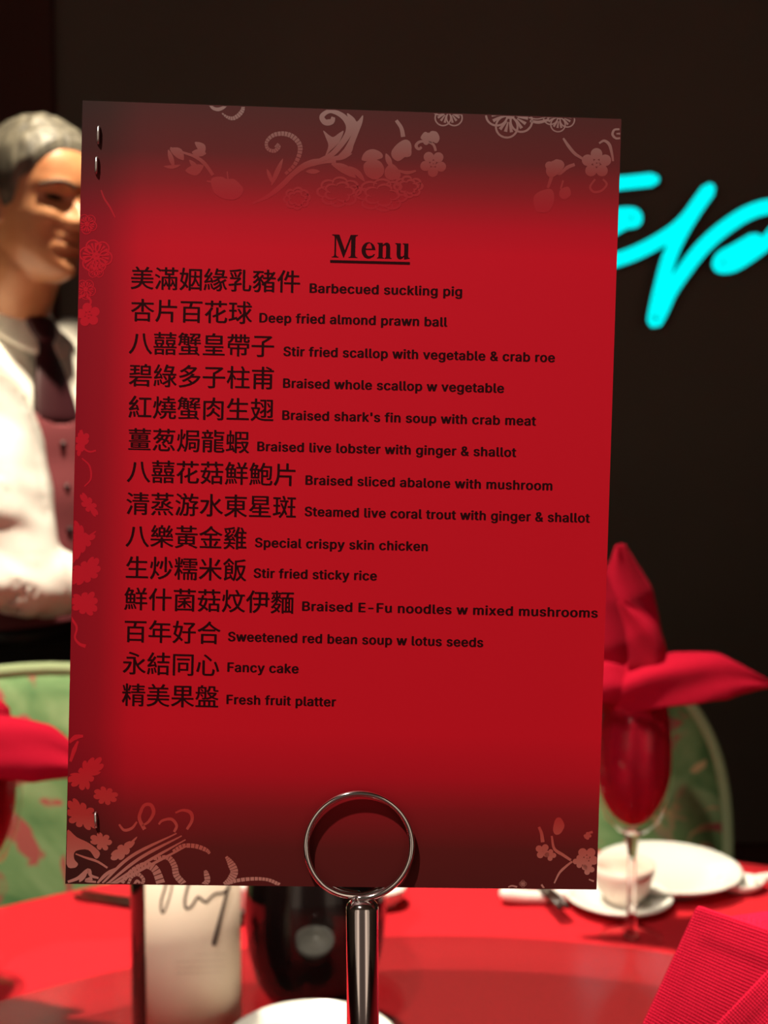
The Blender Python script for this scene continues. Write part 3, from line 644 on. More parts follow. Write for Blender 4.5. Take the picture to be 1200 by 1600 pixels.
DISHES = [
 ('美滿姻緣乳豬件', 204.0, 434.7, 'Barbecued suckling pig', 483.5, 457.0, 722),
 ('杏片百花球', 204.5, 485.0, 'Deep fried almond prawn ball', 405, 503.3, 699),
 ('八囍蟹皇帶子', 201.5, 536.0, 'Stir fried scallop with vegetable & crab roe', 442.5, 555.8, 867),
 ('碧綠多子柱甫', 201.5, 586.5, 'Braised whole scallop w vegetable', 442, 605.5, 787.5),
 ('紅燒蟹肉生翅', 200.7, 636.3, "Braised shark's fin soup with crab meat", 440.7, 655.5, 837.5),
 ('薑葱焗龍蝦', 200.0, 687.0, 'Braised live lobster with ginger & shallot', 401.7, 704.3, 806.6),
 ('八囍花菇鮮鮑片', 198.5, 736.5, 'Braised sliced abalone with mushroom', 477, 757.0, 863),
 ('清蒸游水東星斑', 197.3, 787.0, 'Steamed live coral trout with ginger & shallot', 475.7, 806.0, 921.6),
 ('八樂黃金雞', 196.5, 837.5, 'Special crispy skin chicken', 398, 854.5, 668.4),
 ('生炒糯米飯', 196.0, 887.0, 'Stir fried sticky rice', 396, 902.3, 588.8),
 ('鮮什菌菇炆伊麵', 194.0, 936.0, 'Braised E-Fu noodles w mixed mushrooms', 471.8, 954.0, 934),
 ('百年好合', 193.5, 986.3, 'Sweetened red bean soup w lotus seeds', 356, 1001.5, 755),
 ('永結同心', 191.7, 1036.5, 'Fancy cake', 355, 1049.3, 466.5),
 ('精美果盤', 190.7, 1086.0, 'Fresh fruit platter', 353.6, 1099.8, 525),
]
EM = 38.2
for zh, zx, zc, en, ex, eb, er in DISHES:
    bm = bmesh.new()
    vs, fs = text_mesh(zh)
    for q in (-0.5, 0.5):      # heavy strokes, as the printer's bold
        put_text(bm, vs, fs, zx-1.3+q*0.9, zc-0.45+0.37*EM+q*0.25, EM, EM, 0, LIFT+q*0.00001)
    vs, fs = latin_mesh(en)
    lo = min(v.x for v in vs); hi = max(v.x for v in vs)
    for k, (qx, qy) in enumerate(((-0.85, 0.0), (-0.3, 0.3), (0.3, -0.3), (0.85, 0.0))):
        put_text(bm, vs, fs, ex+0.85+qx, eb+qy, (er-ex-1.7)/(hi-lo)/math.cos(TH), 14.6/0.509*0.97, lo, LIFT+k*0.000006)
    obj('dish_line', bm, M['ink'], card, False)

# ---- heading, bold serif capitals drawn as outlines in a 1000-unit letter space
def poly(bm, pts, fx, lift=LIFT):
    vs = [bm.verts.new(fx(*p, lift)) for p in pts]
    for tri in tessellate_polygon([[Vector((p[0], p[1], 0)) for p in pts]]):
        try: bm.faces.new([vs[i] for i in tri])
        except ValueError: pass
def strip(bm, outer, inner, fx, lift=LIFT):
    a = [bm.verts.new(fx(*p, lift)) for p in outer]; b = [bm.verts.new(fx(*p, lift)) for p in inner]
    for i in range(len(a)-1): bm.faces.new((a[i], a[i+1], b[i+1], b[i]))
def heading():
    bm = bmesh.new()
    S = 53.0/1000.0
    def mk(x0, y0):
        def fx(x, y, lift):
            a, b = x*S, y*S
            return on_card(x0+a*math.cos(TH)+b*math.sin(TH), y0+a*math.sin(TH)-b*math.cos(TH), lift)
        return fx
    f = mk(517.5, 402.0)
    # M (width 930, cap 676)
    fm = lambda x, y, l: f(x*0.845, y, l)
    poly(bm, [(15, 0), (15, 20), (70, 28), (98, 55), (105, 95), (105, 575), (98, 622), (70, 645), (15, 656), (15, 676), (268, 676), (470, 222), (662, 676), (915, 676), (915, 656), (865, 647), (838, 620), (832, 580), (832, 95), (840, 52), (865, 28), (915, 20), (915, 0), (600, 0), (600, 20), (650, 28), (676, 52), (682, 95), (682, 560), (440, 0), (418, 0), (160, 580), (160, 120), (170, 62), (196, 30), (250, 20), (250, 0)], fm)
    # e
    def e_letter(x0):
        g = lambda x, y, l: f(x0+x, y, l)
        import math as _m
        outer = []; inner = []
        for k in range(0, 33):
            a = R(8+k*10.2)
            outer.append((222+205*_m.cos(a), 228+242*_m.sin(a)))
            wv = 0.60 if 60 < 8+k*10.2 < 290 else 0.66
            inner.append((245+ (105 if _m.cos(a) < 0 else 78)*_m.cos(a), 240+ (205 if _m.sin(a) > 0 else 178)*_m.sin(a)))
        strip(bm, outer[:28], inner[:28], g)
        poly(bm, [outer[27], inner[27], (330, 78), (392, 132), (412, 118), (375, 50)], g)
        poly(bm, [(140, 246), (140, 282), (424, 282), (424, 246)], g, LIFT*1.3)
    e_letter(872)
    # n
    def n_letter(x0):
        g = lambda x, y, l: f(x0+x*0.86, y, l)
        poly(bm, [(20, 0), (20, 18), (55, 28), (70, 52), (72, 90), (72, 370), (68, 410), (50, 432), (20, 440), (20, 460), (212, 460), (212, 90), (214, 50), (230, 26), (262, 18), (262, 0)], g)
        poly(bm, [(205, 360), (205, 395), (260, 445), (330, 473), (400, 462), (450, 420), (468, 350), (468, 90), (472, 50), (488, 26), (522, 18), (522, 0), (282, 0), (282, 18), (312, 26), (326, 50), (328, 90), (328, 340), (318, 385), (290, 400), (250, 388)], g, LIFT*1.3)
    n_letter(1330)
    # u
    def u_letter(x0):
        g = lambda x, y, l: f(x0+x*0.86, y, l)
        poly(bm, [(18, 460), (18, 442), (52, 432), (68, 410), (72, 372), (72, 120), (90, 45), (140, -2), (205, -12), (270, 15), (335, 75), (335, 112), (280, 75), (245, 66), (216, 88), (210, 130), (210, 460)], g)
        poly(bm, [(278, 460), (278, 442), (310, 432), (326, 412), (330, 372), (330, -12), (520, 18), (520, 36), (488, 44), (472, 66), (468, 105), (468, 460)], g, LIFT*1.3)
    u_letter(1862)
    poly(bm, [(-30, -80), (-30, -160), (2325, -165), (2325, -85)], f)
    bmesh.ops.recalc_face_normals(bm, faces=bm.faces[:])
    # scale to the measured width happens through S
    return bm
obj('heading', heading(), M['ink'], card, False)

# ---- printed flourishes, traced as ribbons and leaf outlines on the sheet
FL = bmesh.new()
def new_section():
    global FL
    bmesh.ops.recalc_face_normals(FL, faces=FL.faces[:])
    set_uv(FL)
    for f in FL.faces:
        if f.normal.dot(NRM) < 0: f.normal_flip()
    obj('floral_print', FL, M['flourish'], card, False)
    FL = bmesh.new()
_z = [0]
def lift_next():
    _z[0] = (_z[0]+1) % 7
    return 0.00002+0.000003*_z[0]
def inside(x, y):
    # keep the print on the sheet
    u, v = card_uv(on_card(x, y)); u = min(max(u, 0.0012), 0.9988); v = min(max(v, 0.0012), 0.9988)
    return CORG+UX*u+UY*v
def fput(x, y, lift): return inside(x, y)+NRM*lift
def ribbon(pts, w, n=7, hatch=False):
    """pts in pixels, w list of widths along it"""
    pp = catmull([(x, y, 0) for x, y in pts], n*3 if hatch else n)
    m = len(pp); lf = lift_next()
    rows = []
    for i, p in enumerate(pp):
        t = (pp[min(i+1, m-1)]-pp[max(i-1, 0)]).normalized()
        s = Vector((-t.y, t.x, 0))
        q = i/(m-1)*(len(w)-1); k = min(int(q), len(w)-2); ww = w[k]+(w[k+1]-w[k])*(q-k)
        a, b = p+s*ww/2, p-s*ww/2
        rows.append((FL.verts.new(fput(a.x, a.y, lf)), FL.verts.new(fput(b.x, b.y, lf))))
    for i in range(m-1):
        if hatch and i % 6 == 5: continue
        FL.faces.new((rows[i][0], rows[i+1][0], rows[i+1][1], rows[i][1]))
def blob(pts, smooth=True):
    lf = lift_next()
    pp = catmull([(x, y, 0) for x, y in pts], 4, True) if smooth else [Vector((x, y, 0)) for x, y in pts]
    vs = [FL.verts.new(fput(p.x, p.y, lf)) for p in pp]
    for tri in tessellate_polygon([[Vector((p.x, p.y, 0)) for p in pp]]):
        try: FL.faces.new([vs[i] for i in tri])
        except ValueError: pass
def flower(cx, cy, r, n=5, a0=0.0, filled=True, spokes=True):
    for k in range(n):
        a = a0+2*PI*k/n
        px, py = cx+math.cos(a)*r*0.58, cy+math.sin(a)*r*0.58
        pr = r*math.sin(PI/n)*(0.62 if filled else 0.80)
        pts = [(px+math.cos(a+b)*pr*(1.0), py+math.sin(a+b)*pr) for b in [2*PI*i/14 for i in range(15)]]
        if filled:
            blob(pts[:-1])
        else:
            ribbon(pts, [r*0.09, r*0.09], 3)
            for s in (-0.33, 0, 0.33):
                ribbon([(cx+math.cos(a+s*0.5)*r*0.36, cy+math.sin(a+s*0.5)*r*0.36), (cx+math.cos(a+s)*r*0.80, cy+math.sin(a+s)*r*0.80)], [r*0.05, r*0.15], 2)
    ribbon([(cx+math.cos(b)*r*0.13, cy+math.sin(b)*r*0.13) for b in [2*PI*i/8 for i in range(9)]], [r*0.2, r*0.2], 2)
def leaf(x0, y0, x1, y1, w, bend=0.0):
    dx, dy = x1-x0, y1-y0; L = math.hypot(dx, dy); nx, ny = -dy/L, dx/L
    A = []; B = []
    for i in range(9):
        t = i/8; ww = w/2*math.sin(PI*min(1, t*0.95+0.03))**0.8
        bx = x0+dx*t+nx*bend*math.sin(PI*t); by = y0+dy*t+ny*bend*math.sin(PI*t)
        A.append((bx+nx*ww, by+ny*ww)); B.append((bx-nx*ww, by-ny*ww))
    blob(A+B[::-1], False)
def jag(pts, amp=4.0, step=9.0, seed=1):
    """lobed leaf outline: rounded lobes with sharp notches between them"""
    rnd = random.Random(seed); out = []
    pp = catmull([(x, y, 0) for x, y in pts], 4, True)
    m = len(pp); L = 0; cum = [0]
    for i in range(m): L += (pp[(i+1) % m]-pp[i]).length; cum.append(L)
    k = max(5, int(L/(step*1.5))); n = k*8
    c = sum((p for p in pp), Vector())/m
    for q in range(n):
        s_ = L*q/n
        i = max(j for j in range(m) if cum[j] <= s_); t = (s_-cum[i])/max(1e-6, cum[i+1]-cum[i])
        p = pp[i].lerp(pp[(i+1) % m], t)
        ph = (q % 8)/8
        d = (p-c).normalized()
        out.append(tuple((p+d*amp*1.5*(math.sin(PI*ph)**0.6-0.75))[:2]))
    blob(out, False)

# top: small scroll at the edge
ribbon([(328, 163), (333, 169), (341, 171), (349, 168), (354, 163)], [4, 6, 4], 4)
ribbon([(347, 177), (355, 183), (364, 185), (373, 180), (379, 172), (380, 164)], [2, 6, 7, 5], 5, True)
# top-left sprig
leaf(266, 232, 287, 250, 15, -3); leaf(256, 260, 282, 258, 6, 2); leaf(263, 234, 272, 262, 8)
ribbon([(266, 231), (285, 238), (305, 245), (320, 256), (333, 274)], [3, 4, 6, 5], 5)
leaf(305, 222, 318, 243, 13, -4); leaf(290, 267, 318, 259, 17, 3); leaf(296, 250, 312, 268, 8); leaf(300, 238, 322, 240, 12)
blob([(330, 280), (345, 276), (355, 280), (366, 280), (378, 292), (378, 304), (366, 312), (348, 310), (334, 300)])
ribbon([(323, 283), (334, 286), (345, 294), (356, 288), (355, 268)], [3, 3, 2], 4)
leaf(372, 288, 379, 302, 9)
# long stem with curl
ribbon([(395, 318), (420, 306), (440, 290), (458, 272), (478, 258), (502, 252), (525, 252)], [3, 8, 8, 11, 5], 6)
ribbon([(446, 272), (460, 258), (468, 240), (468, 226), (458, 214), (444, 209), (428, 211), (417, 221), (418, 232), (428, 236), (435, 230), (431, 226)], [5, 7, 8, 7, 5, 6, 8], 6, True)
leaf(424, 290, 442, 248, 8); leaf(426, 287, 417, 264, 6); leaf(478, 268, 500, 268, 8)
# acanthus leaf
ribbon([(498, 252), (520, 240), (540, 216), (546, 200), (540, 186), (528, 177), (514, 174), (503, 182), (508, 191), (518, 190), (521, 183)], [7, 9, 11, 9, 6, 8, 10, 6], 6)
blob([(505, 204), (514, 211), (521, 214), (530, 208), (537, 205), (530, 222), (516, 236), (508, 244), (513, 228), (509, 215)])
blob([(542, 177), (553, 184), (558, 190), (567, 180), (566, 192), (560, 208), (553, 226), (549, 238), (540, 246), (524, 248), (538, 232), (549, 210), (548, 196)])
ribbon([(538, 186), (550, 196), (552, 206), (544, 226), (530, 244)], [2, 3, 2], 5)
leaf(512, 247, 550, 240, 8, 3)
# right of the acanthus : buds, bell and flowers
leaf(518, 256, 556, 278, 14, -3); leaf(545, 260, 570, 284, 9, -2)
blob([(565, 250), (570, 238), (582, 233), (595, 238), (598, 246), (588, 250), (576, 252)])
blob([(568, 258), (578, 250), (592, 251), (600, 262), (598, 274), (586, 281), (572, 274)])
leaf(603, 240, 612, 262, 9); blob([(602, 264), (612, 256), (622, 264), (626, 276), (612, 282), (602, 276)])
ribbon([(619, 188), (627, 200), (630, 214)], [5, 6, 7], 5)
blob([(612, 236), (622, 224), (634, 218), (642, 224), (642, 238), (632, 246), (622, 252), (613, 246)])
ribbon([(630, 234), (640, 232), (641, 242), (633, 244), (629, 238)], [3, 3], 4)
flower(668, 217, 10, 4, 0.4); blob([(657, 216), (664, 206), (672, 212), (668, 220)])
blob([(672, 206), (682, 206), (687, 216), (682, 224), (674, 218)])
ribbon([(681, 236), (677, 226), (666, 221), (655, 222), (650, 228), (654, 233), (659, 230)], [4, 4, 5, 4], 5)
flower(677, 256, 22, 5, -0.9)
ribbon([(650, 267), (636, 270), (620, 266)], [3, 6, 3], 5)
def peony(cx, cy, rx, ry, seed):
    rnd = random.Random(seed)
    for ring, k in ((1.0, 8), (0.60, 5)):
        for i in range(k):
            a = 2*PI*i/k+rnd.uniform(-0.15, 0.15)
            px, py = cx+math.cos(a)*rx*ring*0.66, cy+math.sin(a)*ry*ring*0.66
            q = rx*0.34*(0.6+0.4*ring); h = ry*0.36*(0.6+0.4*ring)
            ribbon([(px+math.cos(a+b)*q, py+math.sin(a+b)*h) for b in (-1.9, -1.2, -0.5, 0.2, 0.9, 1.6)], [1.5, 3.5, 4.0, 2.0], 4)
peony(530, 300, 34, 22, 1); peony(596, 305, 40, 24, 2); peony(638, 292, 22, 16, 3); peony(464, 310, 20, 16, 4)
# flowers cut by the top edge
flower(701, 172, 26, 5, PI*0.30, False)
flower(797, 178, 36, 5, PI*0.18, False)
flower(874, 181, 24, 5, PI*0.15, False)
ribbon([(828, 189), (842, 191), (858, 187)], [4, 5, 4], 5); ribbon([(826, 184), (840, 186), (856, 182)], [2, 2], 5)
ribbon([(968, 202), (960, 203), (957, 210), (962, 216), (969, 216)], [3, 4, 3], 5); ribbon([(963, 209), (969, 209)], [2, 3], 3)
new_section()
# right cluster
ribbon([(880, 216), (888, 228), (898, 240), (910, 248)], [3, 5, 5, 4], 5)
flower(932, 255, 25, 5, -PI/2)
ribbon([(936, 224), (944, 220), (952, 226), (956, 240), (958, 252)], [3, 5, 3], 5)
ribbon([(898, 257), (886, 262), (876, 272)], [5, 6, 3], 5)
flower(866, 263, 15, 4, 0.5); blob([(854, 262), (862, 252), (876, 250), (882, 258), (876, 268), (862, 278), (854, 272)])
ribbon([(942, 280), (948, 288), (940, 298), (928, 300), (922, 292), (930, 280)], [3, 4, 3], 5)
ribbon([(862, 276), (856, 294)], [6, 4], 4); blob([(834, 308), (846, 298), (862, 296), (866, 312), (858, 330), (838, 330)])
blob([(876, 296), (888, 292), (892, 304), (882, 312), (874, 306)]); ribbon([(880, 282), (876, 296)], [3, 3], 4)
new_section()
# faint flowers on the left margin
ribbon([(158, 297), (163, 310), (172, 324), (180, 340)], [2, 3, 2], 4)
flower(136, 350, 15, 5, 0.4, False); flower(150, 400, 26, 6, 0.2, False); flower(150, 420, 14, 5, 0.9, False)
flower(134, 452, 15, 5, 0.3, False); flower(138, 492, 20, 5, 0.8)
ribbon([(122, 466), (132, 462), (142, 470), (138, 482)], [4, 3], 4)
new_section()
# leaves up the left edge
ribbon([(126, 672), (132, 690), (131, 700), (140, 706), (150, 704)], [5, 3, 3], 5)
jag([(120, 680), (132, 676), (140, 684), (132, 700), (124, 712), (119, 704)], 3, 8, 3)
ribbon([(128, 716), (140, 728), (142, 748), (132, 760)], [2, 3, 2], 5)
new_section()
jag([(126, 770), (140, 778), (150, 790), (152, 808), (140, 800), (130, 792)], 4, 8, 5)
new_section()
jag([(114, 818), (128, 822), (136, 836), (150, 830), (144, 846), (130, 862), (112, 878)], 4, 9, 6)
jag([(112, 890), (132, 878), (150, 870), (156, 888), (150, 902), (128, 912), (112, 912)], 4, 9, 8)
new_section()
jag([(112, 932), (128, 928), (146, 926), (152, 944), (146, 960), (128, 958), (114, 950)], 4, 9, 9)
new_section()
ribbon([(110, 964), (120, 980), (117, 996), (124, 1006), (134, 1010)], [4, 3, 6], 5)
ribbon([(108, 1160), (118, 1152), (130, 1150)], [4, 8, 4], 5); ribbon([(110, 1190), (116, 1172), (122, 1158)], [4, 7, 3], 5)
new_section()
# bottom-left leaves
jag([(107, 1212), (124, 1204), (132, 1190), (156, 1184), (160, 1202), (146, 1216), (136, 1234), (122, 1230), (108, 1224)], 5, 9, 11)
jag([(146, 1240), (160, 1230), (178, 1236), (184, 1246), (172, 1256), (156, 1254)], 4, 8, 12)
jag([(105, 1262), (112, 1248), (130, 1256), (148, 1268), (152, 1288), (144, 1296), (128, 1292), (110, 1284)], 5, 10, 13)
blob([(104, 1298), (120, 1308), (140, 1318), (156, 1332), (150, 1342), (138, 1328), (118, 1330), (116, 1342), (122, 1350), (116, 1356), (104, 1350)])
jag([(140, 1312), (152, 1302), (168, 1306), (174, 1314), (168, 1326), (158, 1328), (150, 1322)], 4, 8, 14)
jag([(172, 1338), (186, 1322), (204, 1314), (214, 1308), (206, 1324), (194, 1340), (180, 1344)], 3, 9, 15)
ribbon([(118, 1334), (134, 1340), (152, 1346), (168, 1356)], [2, 4, 3], 5)
ribbon([(106, 1378), (122, 1372), (138, 1360), (142, 1368), (154, 1372)], [4, 7, 3], 5); leaf(124, 1378, 136, 1360, 8)
ribbon([(144, 1372), (134, 1376), (150, 1378)], [6, 3], 4)
new_section()
# grass-like plume
for (x0, y0, x1, y1, x2, y2, wd) in ((160, 1380, 205, 1338, 276, 1302, 8), (166, 1382, 220, 1340, 284, 1306, 8), (172, 1382, 230, 1346, 290, 1312, 7), (178, 1382, 238, 1350, 292, 1322, 7), (152, 1380, 166, 1366, 182, 1356, 9)):
    ribbon([(x0, y0), (x1, y1), (x2, y2)], [3, wd*0.62, wd*0.62, 2], 12)
ribbon([(270, 1330), (285, 1322), (305, 1322), (322, 1328), (328, 1334)], [4, 7, 7, 4], 6, True)
ribbon([(190, 1380), (205, 1362), (225, 1352), (242, 1358), (252, 1382)], [6, 8, 12, 14], 7, True)
ribbon([(240, 1342), (262, 1340), (272, 1352), (276, 1368), (288, 1382)], [4, 9, 10, 10], 7, True)
ribbon([(200, 1382), (206, 1370), (216, 1366), (224, 1374), (222, 1382)], [4, 6, 5], 5, True)
ribbon([(210, 1382), (214, 1376), (219, 1380)], [4, 4], 4)
ribbon([(318, 1383), (324, 1376), (322, 1364), (320, 1360)], [8, 9, 4], 5, True)
ribbon([(350, 1382), (360, 1374), (366, 1362), (360, 1348), (353, 1338)], [6, 12, 12, 4], 7, True)
ribbon([(350, 1384), (370, 1376), (398, 1373), (420, 1375), (438, 1383)], [4, 6, 5, 6], 8, True)
new_section()
# faint scrolls over the plume
ribbon([(186, 1288), (194, 1297), (206, 1294), (214, 1284)], [3, 5, 3], 5)
ribbon([(222, 1290), (232, 1284), (240, 1270), (236, 1258), (226, 1258), (220, 1268), (218, 1280), (226, 1296)], [3, 6, 5, 6], 5)
ribbon([(272, 1300), (276, 1290), (268, 1280), (254, 1282), (248, 1288)], [4, 5, 3], 5)
ribbon([(292, 1296), (300, 1282), (298, 1270), (286, 1266), (274, 1270)], [4, 6, 3], 5)
new_section()
# bottom-right sprig
ribbon([(866, 1380), (874, 1364), (884, 1354), (894, 1346)], [2, 4, 3], 6)
ribbon([(892, 1344), (880, 1336), (866, 1326), (862, 1306)], [4, 5, 3], 6)
blob([(864, 1296), (868, 1280), (876, 1278), (882, 1290), (876, 1302), (868, 1304)])
ribbon([(848, 1316), (846, 1302), (842, 1292)], [6, 4], 4)
flower(848, 1330, 12, 4, 0.6); flower(860, 1336, 9, 4, 0.1)
flower(917, 1341, 19, 5, 0.3); flower(919, 1357, 10, 4, 0.3); flower(905, 1346, 10, 4)
ribbon([(914, 1310), (920, 1302), (926, 1300)], [3, 4], 4); flower(918, 1306, 6, 4)
ribbon([(846, 1382), (850, 1388)], [3, 3], 3); flower(817, 1381, 5, 4, 0, False); ribbon([(920, 1374), (928, 1377)], [2, 3], 3)
ribbon([(794, 1386), (800, 1384), (808, 1386)], [2, 3], 3)
new_section()

# ---- staples
def staple(x0, y0, x1, y1):
    a, b = on_card(x0, y0), on_card(x1, y1)
    bm = bmesh.new()
    n = NRM
    pts = [a-n*0.0009, a+n*0.0004, a+(b-a)*0.08+n*0.0009, a+(b-a)*0.5+n*0.0010, a+(b-a)*0.92+n*0.0008, b+n*0.0003, b-n*0.0009]
    add_tube(bm, pts, 0.0004, 8, round_caps=True)
    return obj('staple', bm, M['steel'], card)
staple(155, 199, 154, 224); staple(152, 247, 151, 271); staple(150, 1270, 151, 1292)

# ---------------------------------------------------------------- menu stand with ring clip
rc_front = on_card(561, 1322, 0.0021)
RR = 0.5*(on_card(473.5, 1322, 0.0021)-on_card(649, 1322, 0.0021)).length-0.0009
ux = UX.normalized(); uy = (UY-ux*UY.dot(ux)).normalized()
base_pt = rc_front-uy*RR
pole_top = P(566, 1413, rc_front.y+0.0008)
foot = Vector((pole_top.x+0.0012, pole_top.y+0.002, LZ))
st = thing('menu_stand', 'chrome stand with ring clip on a slim pole holding the red menu card', 'stand', foot)
bm = bmesh.new()
pts = []
N2 = 150
for i in range(N2+1):
    a = -PI/2 + 4*PI*i/N2
    s = i/N2
    off = 0.0 if s < 0.44 else (-(s-0.44)/0.12*0.0041 if s < 0.56 else -0.0041)
    pts.append(rc_front+ux*(RR*math.cos(a))+uy*(RR*math.sin(a))+NRM*off)
add_tube(bm, pts, 0.00088, 12, round_caps=True)
obj('ring_clip', bm, M['chrome'], st)
bm = bmesh.new()
d = (foot-pole_top).normalized()
pw = 0.0045
pp = [pole_top+Vector((0, 0, 0.0016)), pole_top+Vector((0, 0, 0.0008)), pole_top, pole_top+d*0.001, pole_top+d*0.06, pole_top+d*0.2, foot-d*0.004]
add_tube(bm, pp, [0.0026, 0.0036, 0.0043, pw, pw, pw, pw], 32)
obj('pole', bm, M['chrome'], st)
bm = bmesh.new()
add_lathe(bm, [(0, 0.0006), (0.038, 0.0006), (0.040, 0.0025), (0.039, 0.004), (0.012, 0.009), (0.006, 0.016), (0, 0.016)], 56, foot)
obj('base', bm, M['chrome'], st)

# ---------------------------------------------------------------- crockery helpers
def bowl_like(prof_out, prof_in, n=56):
    bm = bmesh.new(); add_lathe(bm, prof_out+prof_in[::-1], n); return bm
def plate_bm(r, h=0.022, t=0.004):
    o = [(0, 0.002), (r*0.55, 0.002), (r*0.57, 0.0), (r*0.60, 0.0), (r*0.63, 0.004), (r*0.85, h*0.55), (r, h-0.002), (r+0.001, h)]
    i = [(0, 0.002+t), (r*0.58, 0.002+t), (r*0.66, 0.006+t*0.8), (r*0.86, h*0.62+t*0.6), (r-0.001, h+0.001)]
    return bowl_like(o, i)
def cup_bm(r, h):
    o = [(0, 0.003), (r*0.45, 0.003), (r*0.48, 0), (r*0.55, 0), (r*0.60, 0.005), (r*0.82, h*0.35), (r*0.95, h*0.75), (r, h)]
    i = [(0, 0.008), (r*0.5, 0.008), (r*0.76, h*0.36), (r*0.88, h*0.75), (r*0.94, h)]
    return bowl_like(o, i)

# white bowl at the bottom of the picture
bowl_c = P(480, 1610, 0.79)
bm = bowl_like([(0, 0.002), (0.026, 0.002), (0.027, 0), (0.031, 0), (0.032, 0.004), (0.048, 0.013), (0.060, 0.027), (0.064, 0.041)],
               [(0, 0.007), (0.03, 0.009), (0.046, 0.017), (0.057, 0.029), (0.0615, 0.0415)])
o = obj('rice_bowl', bm, M['porcelain']); o.location = (-0.052, 0.800, LZ+0.0006)
tag(o, 'white round bowl on the glass turntable, directly left of the chrome pole', 'bowl')

# ---------------------------------------------------------------- wine bottle with cream label
def label_mat():
    m = mat('cream_paper_label', srgb(214, 196, 176), 0.6)
    return m
bx = P(291, 1500, 0.865)
BR_ = 0.0415
wb = thing('wine_bottle', 'dark wine bottle with a cream handwritten label on the turntable', 'bottle', (bx.x, 0.865, LZ+0.0006))
M['bottle'] = mat('dark_bottle_glass', (0.010, 0.006, 0.004), 0.06, 0.0, IOR=1.5)
bm = bmesh.new()
add_lathe(bm, [(0, 0.006), (0.02, 0.004), (0.036, 0.0), (BR_-0.002, 0.001), (BR_, 0.006), (BR_, 0.185), (BR_-0.003, 0.20), (0.028, 0.222), (0.018, 0.236), (0.0145, 0.255), (0.0140, 0.285), (0.0155, 0.287), (0.0155, 0.297), (0.0135, 0.299), (0, 0.299)], 64)
child('glass_body', bm, M['bottle'], wb)
bm = bmesh.new()
lab_r = BR_+0.00035
a0, a1 = R(-90-35), R(-90+95)
def lab_pt(a, z, r=lab_r): return (r*math.cos(a), r*math.sin(a), z)
na = 48
lo = [bm.verts.new(lab_pt(a0+(a1-a0)*i/na, 0.018)) for i in range(na+1)]
hi = [bm.verts.new(lab_pt(a0+(a1-a0)*i/na, 0.165)) for i in range(na+1)]
for i in range(na): bm.faces.new((lo[i], lo[i+1], hi[i+1], hi[i]))
lab = child('label', bm, label_mat(), wb)
sol = lab.modifiers.new('thickness', 'SOLIDIFY'); sol.thickness = 0.0002
def on_bottle(x, y):
    """project a photo pixel onto the label's cylinder"""
    v = ray(x, y); o = CAM
    cx, cy = bx.x, 0.865; r = lab_r+0.0003
    A = v.x*v.x+v.y*v.y; B = 2*((o.x-cx)*v.x+(o.y-cy)*v.y); Cc = (o.x-cx)**2+(o.y-cy)**2-r*r
    D = B*B-4*A*Cc
    t = (-B-math.sqrt(max(D, 0)))/(2*A)
    return o+v*t-Vector((cx, cy, LZ+0.0006))
bm = bmesh.new()
def hand(pts, rr):
    q = [(190+x/2.79, 1380+y/2.79, 0) for x, y in pts]
    pp = [on_bottle(p.x, p.y) for p in catmull(q, 7)]
    m = len(pp); rad = [rr[0]+(rr[1]-rr[0])*i/(m-1) for i in range(m)]
    add_tube(bm, pp, [q*1.7 for q in rad], 6, round_caps=True)
hand([(200, -30), (190, 20), (175, 70), (172, 110), (180, 130), (196, 100), (214, 40), (222, -10)], (0.0006, 0.0004))
hand([(300, -20), (285, 30), (275, 80), (282, 110), (305, 100), (330, 62), (345, 68), (366, 82), (390, 60), (412, 45), (440, 42), (468, 22)], (0.0006, 0.0006))
hand([(470, -10), (456, 50), (438, 120), (420, 190), (402, 262)], (0.0006, 0.0011))
child('handwriting', bm, M['marker'], wb)
bm = bmesh.new()
rnd = random.Random(3)
for yy in (322, 350, 376, 400):
    x = 240 if yy > 330 else 320
    while x < 440:
        L = rnd.uniform(6, 22)
        pp = [on_bottle(190+(x+L*k/3)/2.79, 1380+(yy-x*0.03)/2.79) for k in range(4)]
        add_tube(bm, pp, 0.00022, 4); x += L+rnd.uniform(4, 9)
child('fine_print', bm, mat('faint_print', srgb(186, 166, 148), 0.6), wb)

# ---------------------------------------------------------------- dark round bottle
dk = thing('decanter', 'dark bulbous glass decanter on the turntable behind the chrome pole', 'decanter', (P(493, 1500, 0.955).x, 0.955, LZ+0.0006))
M['dark_glass'] = mat('black_glass', (0.006, 0.003, 0.003), 0.04, 0.0, IOR=1.5)
bm = bmesh.new()
add_lathe(bm, [(0, 0.004), (0.030, 0.003), (0.036, 0.0), (0.041, 0.002), (0.051, 0.02), (0.0575, 0.045), (0.0600, 0.07), (0.0585, 0.095), (0.053, 0.125), (0.044, 0.15), (0.032, 0.172), (0.022, 0.188), (0.017, 0.205), (0.016, 0.235), (0.0165, 0.24), (0, 0.24)], 72)
child('glass_body', bm, M['dark_glass'], dk)
bm = bmesh.new()
add_lathe(bm, [(0, 0.2405), (0.015, 0.2405), (0.018, 0.246), (0.020, 0.262), (0.014, 0.276), (0, 0.28)], 40)
child('stopper', bm, M['dark_glass'], dk)

